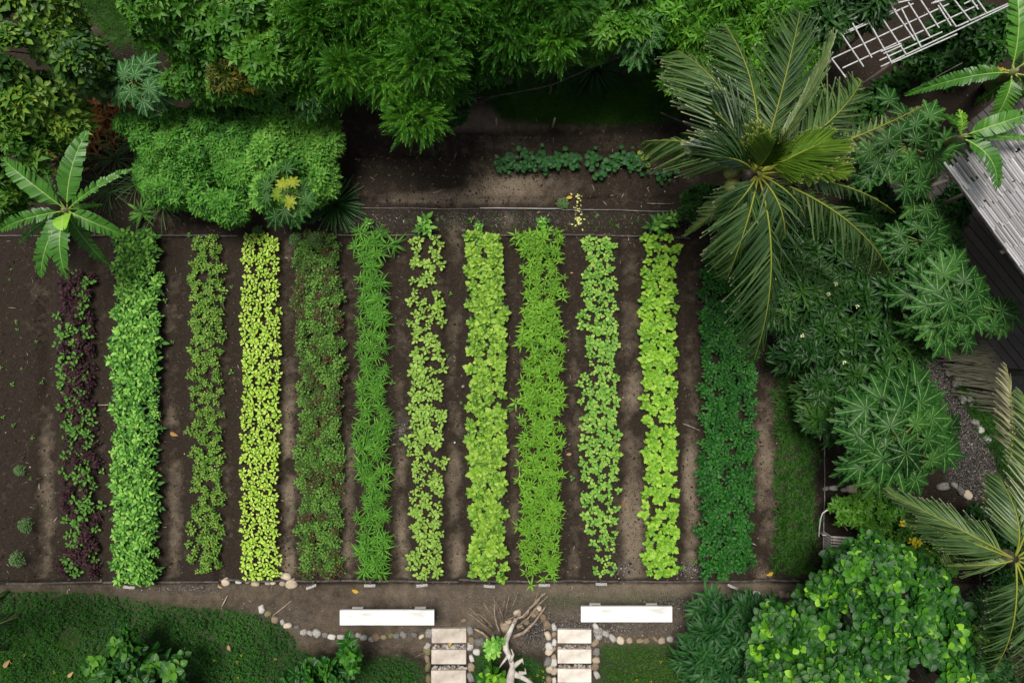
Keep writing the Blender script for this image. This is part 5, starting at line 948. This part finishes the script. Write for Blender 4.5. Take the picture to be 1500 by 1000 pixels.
banana(1483, 106, 2.5, 'large banana plant at the right edge near the lattice', [(1484, -28, 2.7, .19, .25, dict(fold=.25, tint=.65, rag=.2)), (1330, 138, 1.9, .15, .35, dict(fold=.6, rag=.8, curve=(0, .05))), (1452, 182, 2.2, .17, .2, dict(fold=.3, tint=.75, rag=.2)), (1560, 40, 2.5, .2, .3, dict()), (1570, 150, 2.3, .2, .3, dict()), (1418, 110, 2.0, .05, .15, dict(mats=[leafmat('dying_leaf', [(.45, .25, .03), (.5, .38, .05)]), g_mid])), (1445, 55, 1.3, .18, .3, dict(tint=.25)), (1430, 150, 1.2, .17, .3, dict(tint=.2)), (1510, 190, 1.7, .16, .3, dict())], .09)
banana(1408, 200, 3.1, 'banana plant leaning its leaves over the corner of the bamboo roof', [(1512, 166, 3.3, .14, .2, dict(fold=.3, tint=.6)), (1460, 276, 3.05, .13, .3, dict(fold=.25, curve=(.08, .05))), (1405, 163, 3.3, .07, .1, dict(mats=[g_bany, g_mid])), (1392, 178, 2.9, .08, .1, dict(tint=.3)), (1520, 205, 3.1, .06, .15, dict(tint=.5)), (1378, 168, 2.6, .12, .2, dict(tint=.3, fold=.5))], .05)

# ------------------------------------------------------------------ hut with a roof of split bamboo
zr = 2.65
root = empty('garden_hut', P(1500, 290, 0), 'open hut with a weathered grey split bamboo roof at the right edge', 'hut')
c0 = np.array(P(1389, 249, zr)); e1 = np.array(P(1500, 402, zr-.15))-c0; e2 = np.array(P(1500, 181, zr+.35))-c0; u = nrm(e1); v = nrm(e2-u*np.dot(e2, u)); nn_ = np.cross(u, v); nn_ = nn_ if nn_[2] > 0 else -nn_
bam = solidmat('split_bamboo', [(.16, .155, .15), (.27, .265, .27), (.38, .38, .385), (.52, .52, .53)], tint=True, scale=22, stretch=(1, 1, 1), rough=.85, bump=.5)
m = M(); Ll = 4.2; wv = .030; rows_ = 9
seg_len = .36
for r_ in range(12):
    for j in range(118):
        y0 = j*wv+rng.normal(0, .002); x0 = r_*seg_len+rng.normal(0, .05)-(.03 if j % 2 else 0); x1 = x0+seg_len+.07; tn = np.clip(.45+.2*rng.normal()+.5*(fbm(j*.08, r_*.5, 2, 3)-.5), 0, 1); hz_ = .035-.03*0
        pr = []
        for xx, lift in ((x0, .0), (x1, .035)):
            for k in range(5):
                th = pi*k/4; pr.append(c0+u*(xx-.05)+v*(y0+wv*.5-cos(th)*wv*.52)+nn_*(sin(th)*.009+lift*.6+.007*(j % 2)))
        F = [(k, k+1, k+6, k+5) for k in range(4)]+[(0, 5, 9, 4), (4, 3, 2, 1, 0), (5, 6, 7, 8, 9)]; m.faces(pr, F, tn)
m.build('roof', bam, root, smooth=False)
m = M()
for q in (0.02, .9, 1.8, 2.7, 3.6):
    a = c0+v*q-nn_*.05; tube(m, [a-u*.02, a+u*4.3], .03, 8)
for q in (.1, 1.5, 2.9, 4.1):
    a = c0+u*q-nn_*.11; tube(m, [a-v*.05, a+v*3.6], .035, 8)
m.build('rafters', wood, root)
for a_, b_ in ((.15, .15), (4.0, .15), (.15, 3.5), (4.0, 3.5)):
    p = c0+u*a_+v*b_; m = M(); tube(m, [(p[0], p[1], -.1), (p[0], p[1], p[2]-.1)], .06, 10); m.build('post', wood, root)
m = M(); p0 = c0+u*.1+v*.25; Rm = np.array([[u[0], v[0], 0], [u[1], v[1], 0], [0, 0, 1]]); nrmR = np.array([[*nrm(np.array([u[0], u[1], 0]))], [*nrm(np.array([-u[1], u[0], 0]))], [0, 0, 1]]).T
for k in range(26): box(m, np.array([p0[0], p0[1], .0])+nrmR@np.array([2.0, -.42+k*.15, .22+.002*(k % 3)]), (4.1, .14, .05), nrmR, .4+.2*rng.random(), bev=.006)
m.build('deck', solidmat('dark_deck', [(.025, .022, .02), (.06, .055, .05), (.11, .10, .095)], tint=True, scale=8, stretch=(1, 1, 1)), root, smooth=False)
m = M(); box(m, c0*np.array([1, 1, 0])+nrmR@np.array([2.0, 2.2, 1.3]), (3.6, .06, 2.3), nrmR); m.build('back_wall', darkwood, root, smooth=False)
stick(1374, 300, 1410, 285, .035, 'bundle of dry palm stalks leaning at the corner of the bamboo roof', 1.1, 1.6, wood, 'dry stalks', 'dry_stalks')
stick(1300, 315, 1330, 308, .012, 'thin dry branch hanging below the upper right papaya', 1.0, 1.1, wood)
stick(1240, 258, 1262, 252, .03, 'short brown bare branch right of the palm heart', 1.8, 1.9, wood)
stick(1345, 128, 1410, 92, .008, 'thin dry cane lying across the undergrowth below the lattice', .6, .9, wood)
X, Y, _ = P(1492, 446, .45); m = M(); m.inst(rock_tpl(3, .05, 2, .35), (0, 0, 0), (1, .1, 0), (0, 0, 1), .17, .5, .05); o = m.build('surfboard', whitep, local=True); o.name = 'pale_pod'; bpy.data.objects.remove(o)
m = M(); box(m, (0, 0, 0), (.32, .10, .03), bev=.01); o = m.build('wooden_paddle', solidmat('pale_board', [(.2, .2, .2), (.35, .35, .34)]), local=True, smooth=False); o.location = (X, Y, .04); o.rotation_euler = (0, 0, .08); tag(o, 'pale flat board end lying on the concrete at the right edge', 'board'); o.name = 'flat_board'

# ------------------------------------------------------------------ white lattice
latm = solidmat('white_lath', [(.24, .24, .235), (.38, .38, .38), (.54, .54, .55)], scale=18, rough=.6, bump=.3)
zl = 1.9; lp = lambda a, b, z=zl: np.array(P(1200+a/5, b/5, z))
c = lp(500, 200); root = empty('lattice_frame', (c[0], c[1], 0), 'broken white lattice frame of crossing laths at the top right corner', 'lattice')
def lath(m, a, b, z, w_=.020, h_=.018):
    a = lp(*a, z); b = lp(*b, z); d = b-a; L_ = np.linalg.norm(d); x = d/L_; y = np.array([-x[1], x[0], 0]); y = nrm(y); z_ = np.cross(x, y); box(m, (a+b)/2, (L_, w_, h_), np.stack([x, y, z_], -1), bev=.003)
for a, b in [((255, 135), (700, -60)), ((155, 262), (690, 28)), ((165, 245), (560, 70)), ((90, 432), (950, 30)), ((170, 500), (1160, 40)), ((540, 460), (1010, 250)), ((450, 490), (1390, 40)), ((440, 445), (900, 235)), ((1010, 195), (1380, 30)), ((820, 28), (1000, -60)), ((1060, 30), (1250, -60))]:
    m = M(); lath(m, a, b, zl); m.build('lath', latm, root, smooth=False)
for a, b in [((155, 240), (325, 490)), ((243, 170), (385, 425)), ((335, 110), (535, 468)), ((365, -10), (638, 402)), ((495, 0), (703, 300)), ((640, 0), (810, 270)), ((735, -10), (878, 207)), ((865, 0), (1005, 200)), ((980, -10), (1110, 155)), ((1115, 0), (1165, 72)), ((1150, -10), (1225, 95)), ((600, 60), (745, 345)), ((90, 430), (195, 570)), ((870, 40), (965, 190))]:
    m = M(); lath(m, a, b, zl+.024); m.build('cross_lath', latm, root, smooth=False)
for a in [(100, 435), (540, 455), (1220, 95), (640, -40), (1250, -60)]:
    p = lp(*a); m = M(); tube(m, [(p[0], p[1], -.1), (p[0], p[1], zl-.02)], .022, 8); m.build('post', wood, root)
for i, (a, b) in enumerate([((450, 380), (600, 320)), ((470, 395), (605, 335)), ((440, 20), (500, 0)), ((560, 25), (690, -5)), ((830, 25), (950, -10))]):
    m = M(); lath(m, a, b, zl+.055, .02, .015); m.build('loose_lath', latm, root, smooth=False)

# ------------------------------------------------------------------ hose, slatted drain
hosem = solidmat('white_hose', [(.42, .42, .40), (.55, .55, .53)], rough=.4)
hp = lambda a, b, z: P(1180+a/6.667, 690+b/6.667, z)
m = M(); pts = [hp(130, 640, .05), hp(132, 600, .10), hp(135, 545, .22), hp(145, 470, .34), hp(165, 410, .42), hp(205, 380, .46), hp(260, 380, .44), hp(298, 405, .36), hp(325, 445, .22), hp(370, 520, .12), hp(410, 580, .06)]
pts = np.array(pts); tt_ = np.linspace(0, len(pts)-1, 50); pts = np.stack([np.interp(tt_, np.arange(len(pts)), pts[:, k]) for k in range(3)], -1); tube(m, pts, .011, 9); c = hp(130, 640, 0); tag(m.build('garden_hose', hosem, loc=(c[0], c[1], 0)), 'white hose arching up from the pipe beside the spring onion bed', 'hose')
c = hp(130, 590, 0); root = empty('water_tap', (c[0], c[1], 0), 'small metal tap on the grey pipe at the foot of the white hose', 'tap'); m = M(); tube(m, [(c[0], c[1], -.05), (c[0], c[1], .2)], .016, 9); m.build('pipe', greypipe, root); m = M(); tube(m, [(c[0]-.01, c[1], .17), (c[0]+.09, c[1]-.01, .17)], .014, 9); m.build('spout', greypipe, root); m = M(); box(m, (c[0], c[1], .215), (.07, .016, .012), bev=.003); m.build('handle', hosem, root)
c = P(1228, 806, 0); root = empty('slatted_step', (c[0], c[1], 0), 'pale wooden slatted box half hidden by the round leaved tree', 'slatted box'); slm = solidmat('pale_slat', [(.28, .24, .21), (.42, .38, .34), (.55, .51, .47)], scale=12)
tl = 9
for k in range(12):
    y = 786+k*4.3; xa = 1219+k*.3; m = M(); a = np.array(P(xa, y, .35)); b = np.array(P(1250, y+2, .35)); x = nrm(b-a); yv = np.array([-x[1], x[0], 0]); box(m, (a+b)/2, (np.linalg.norm(b-a), .034, .02), np.stack([x, yv, np.cross(x, yv)], -1), bev=.003); m.build('slat', slm, root, smooth=False)
    m = M(); a = np.array(P(xa-.5, y, .33)); box(m, a+np.array([-.012, 0, -.16]), (.018, .034, .34), bev=.003); m.build('side_slat', slm, root, smooth=False)
m = M(); box(m, np.array(P(1234, 808, .16)), (.30, .5, .3)); m.build('box_body', darkwood, root, smooth=False)
# wall beside the concrete path and dark thatch fringe under the right papaya
m = M(); n = 130; t = rng.random(n); px = 1440+45*t+rng.normal(0, 6, n); py = 505+90*t+rng.normal(0, 10, n); p = PX(px, py, .5)
m.inst(leaf(.03, 4, 'blade', .2, .25), p, np.stack([-1+0*t, .15+rng.normal(0, .08, n), -.1+0*t], -1), (0, 0, 1), rng.uniform(.35, .8, n), rng.uniform(.2, .8, n)); c = P(1460, 550, 0)
tag(m.build('dry_frond', leafmat('dim_dry_frond', [(.04, .04, .035), (.12, .115, .10)]), loc=(c[0], c[1], .3)), 'dim dried palm frond lying by the concrete path below the right papaya', 'dry frond')

# ------------------------------------------------------------------ light and camera
w = bpy.data.worlds.new('World'); scene.world = w; w.use_nodes = True; nt = w.node_tree; nt.nodes.clear()
sk = nt.nodes.new('ShaderNodeTexSky'); sk.sky_type = 'NISHITA'; sk.sun_disc = False; sk.sun_elevation = R(72); sk.sun_rotation = R(-25); sk.air_density = .6; sk.dust_density = 3.0; sk.ozone_density = 1.0
bg = nt.nodes.new('ShaderNodeBackground'); bg.inputs[1].default_value = .095; hs = nt.nodes.new('ShaderNodeHueSaturation'); hs.inputs['Saturation'].default_value = .35; nt.links.new(sk.outputs[0], hs.inputs['Color']); nt.links.new(hs.outputs[0], bg.inputs[0])
wo = nt.nodes.new('ShaderNodeOutputWorld'); nt.links.new(bg.outputs[0], wo.inputs[0])
sd = bpy.data.lights.new('sun', 'SUN'); sd.energy = 3.3; sd.angle = R(22); sd.color = (1, .95, .87); so = bpy.data.objects.new('sun', sd); COL.objects.link(so)
from mathutils import Vector
el, az = R(72), R(-25); dirv = Vector((sin(az)*cos(el), cos(az)*cos(el), sin(el))); so.rotation_euler = dirv.to_track_quat('Z', 'Y').to_euler(); so.location = (0, 0, 30)
cd = bpy.data.cameras.new('camera'); co = bpy.data.objects.new('camera', cd); COL.objects.link(co); co.location = (0, 0, H); co.rotation_euler = (0, 0, 0)
cd.sensor_width = 36; cd.lens = 24.0; cd.clip_end = 500; scene.camera = co
scene.view_settings.view_transform = 'Standard'; scene.view_settings.look = 'None'; scene.view_settings.exposure = 0.4; scene.view_settings.gamma = 1
scene.cycles.max_bounces = 6; scene.cycles.transparent_max_bounces = 4
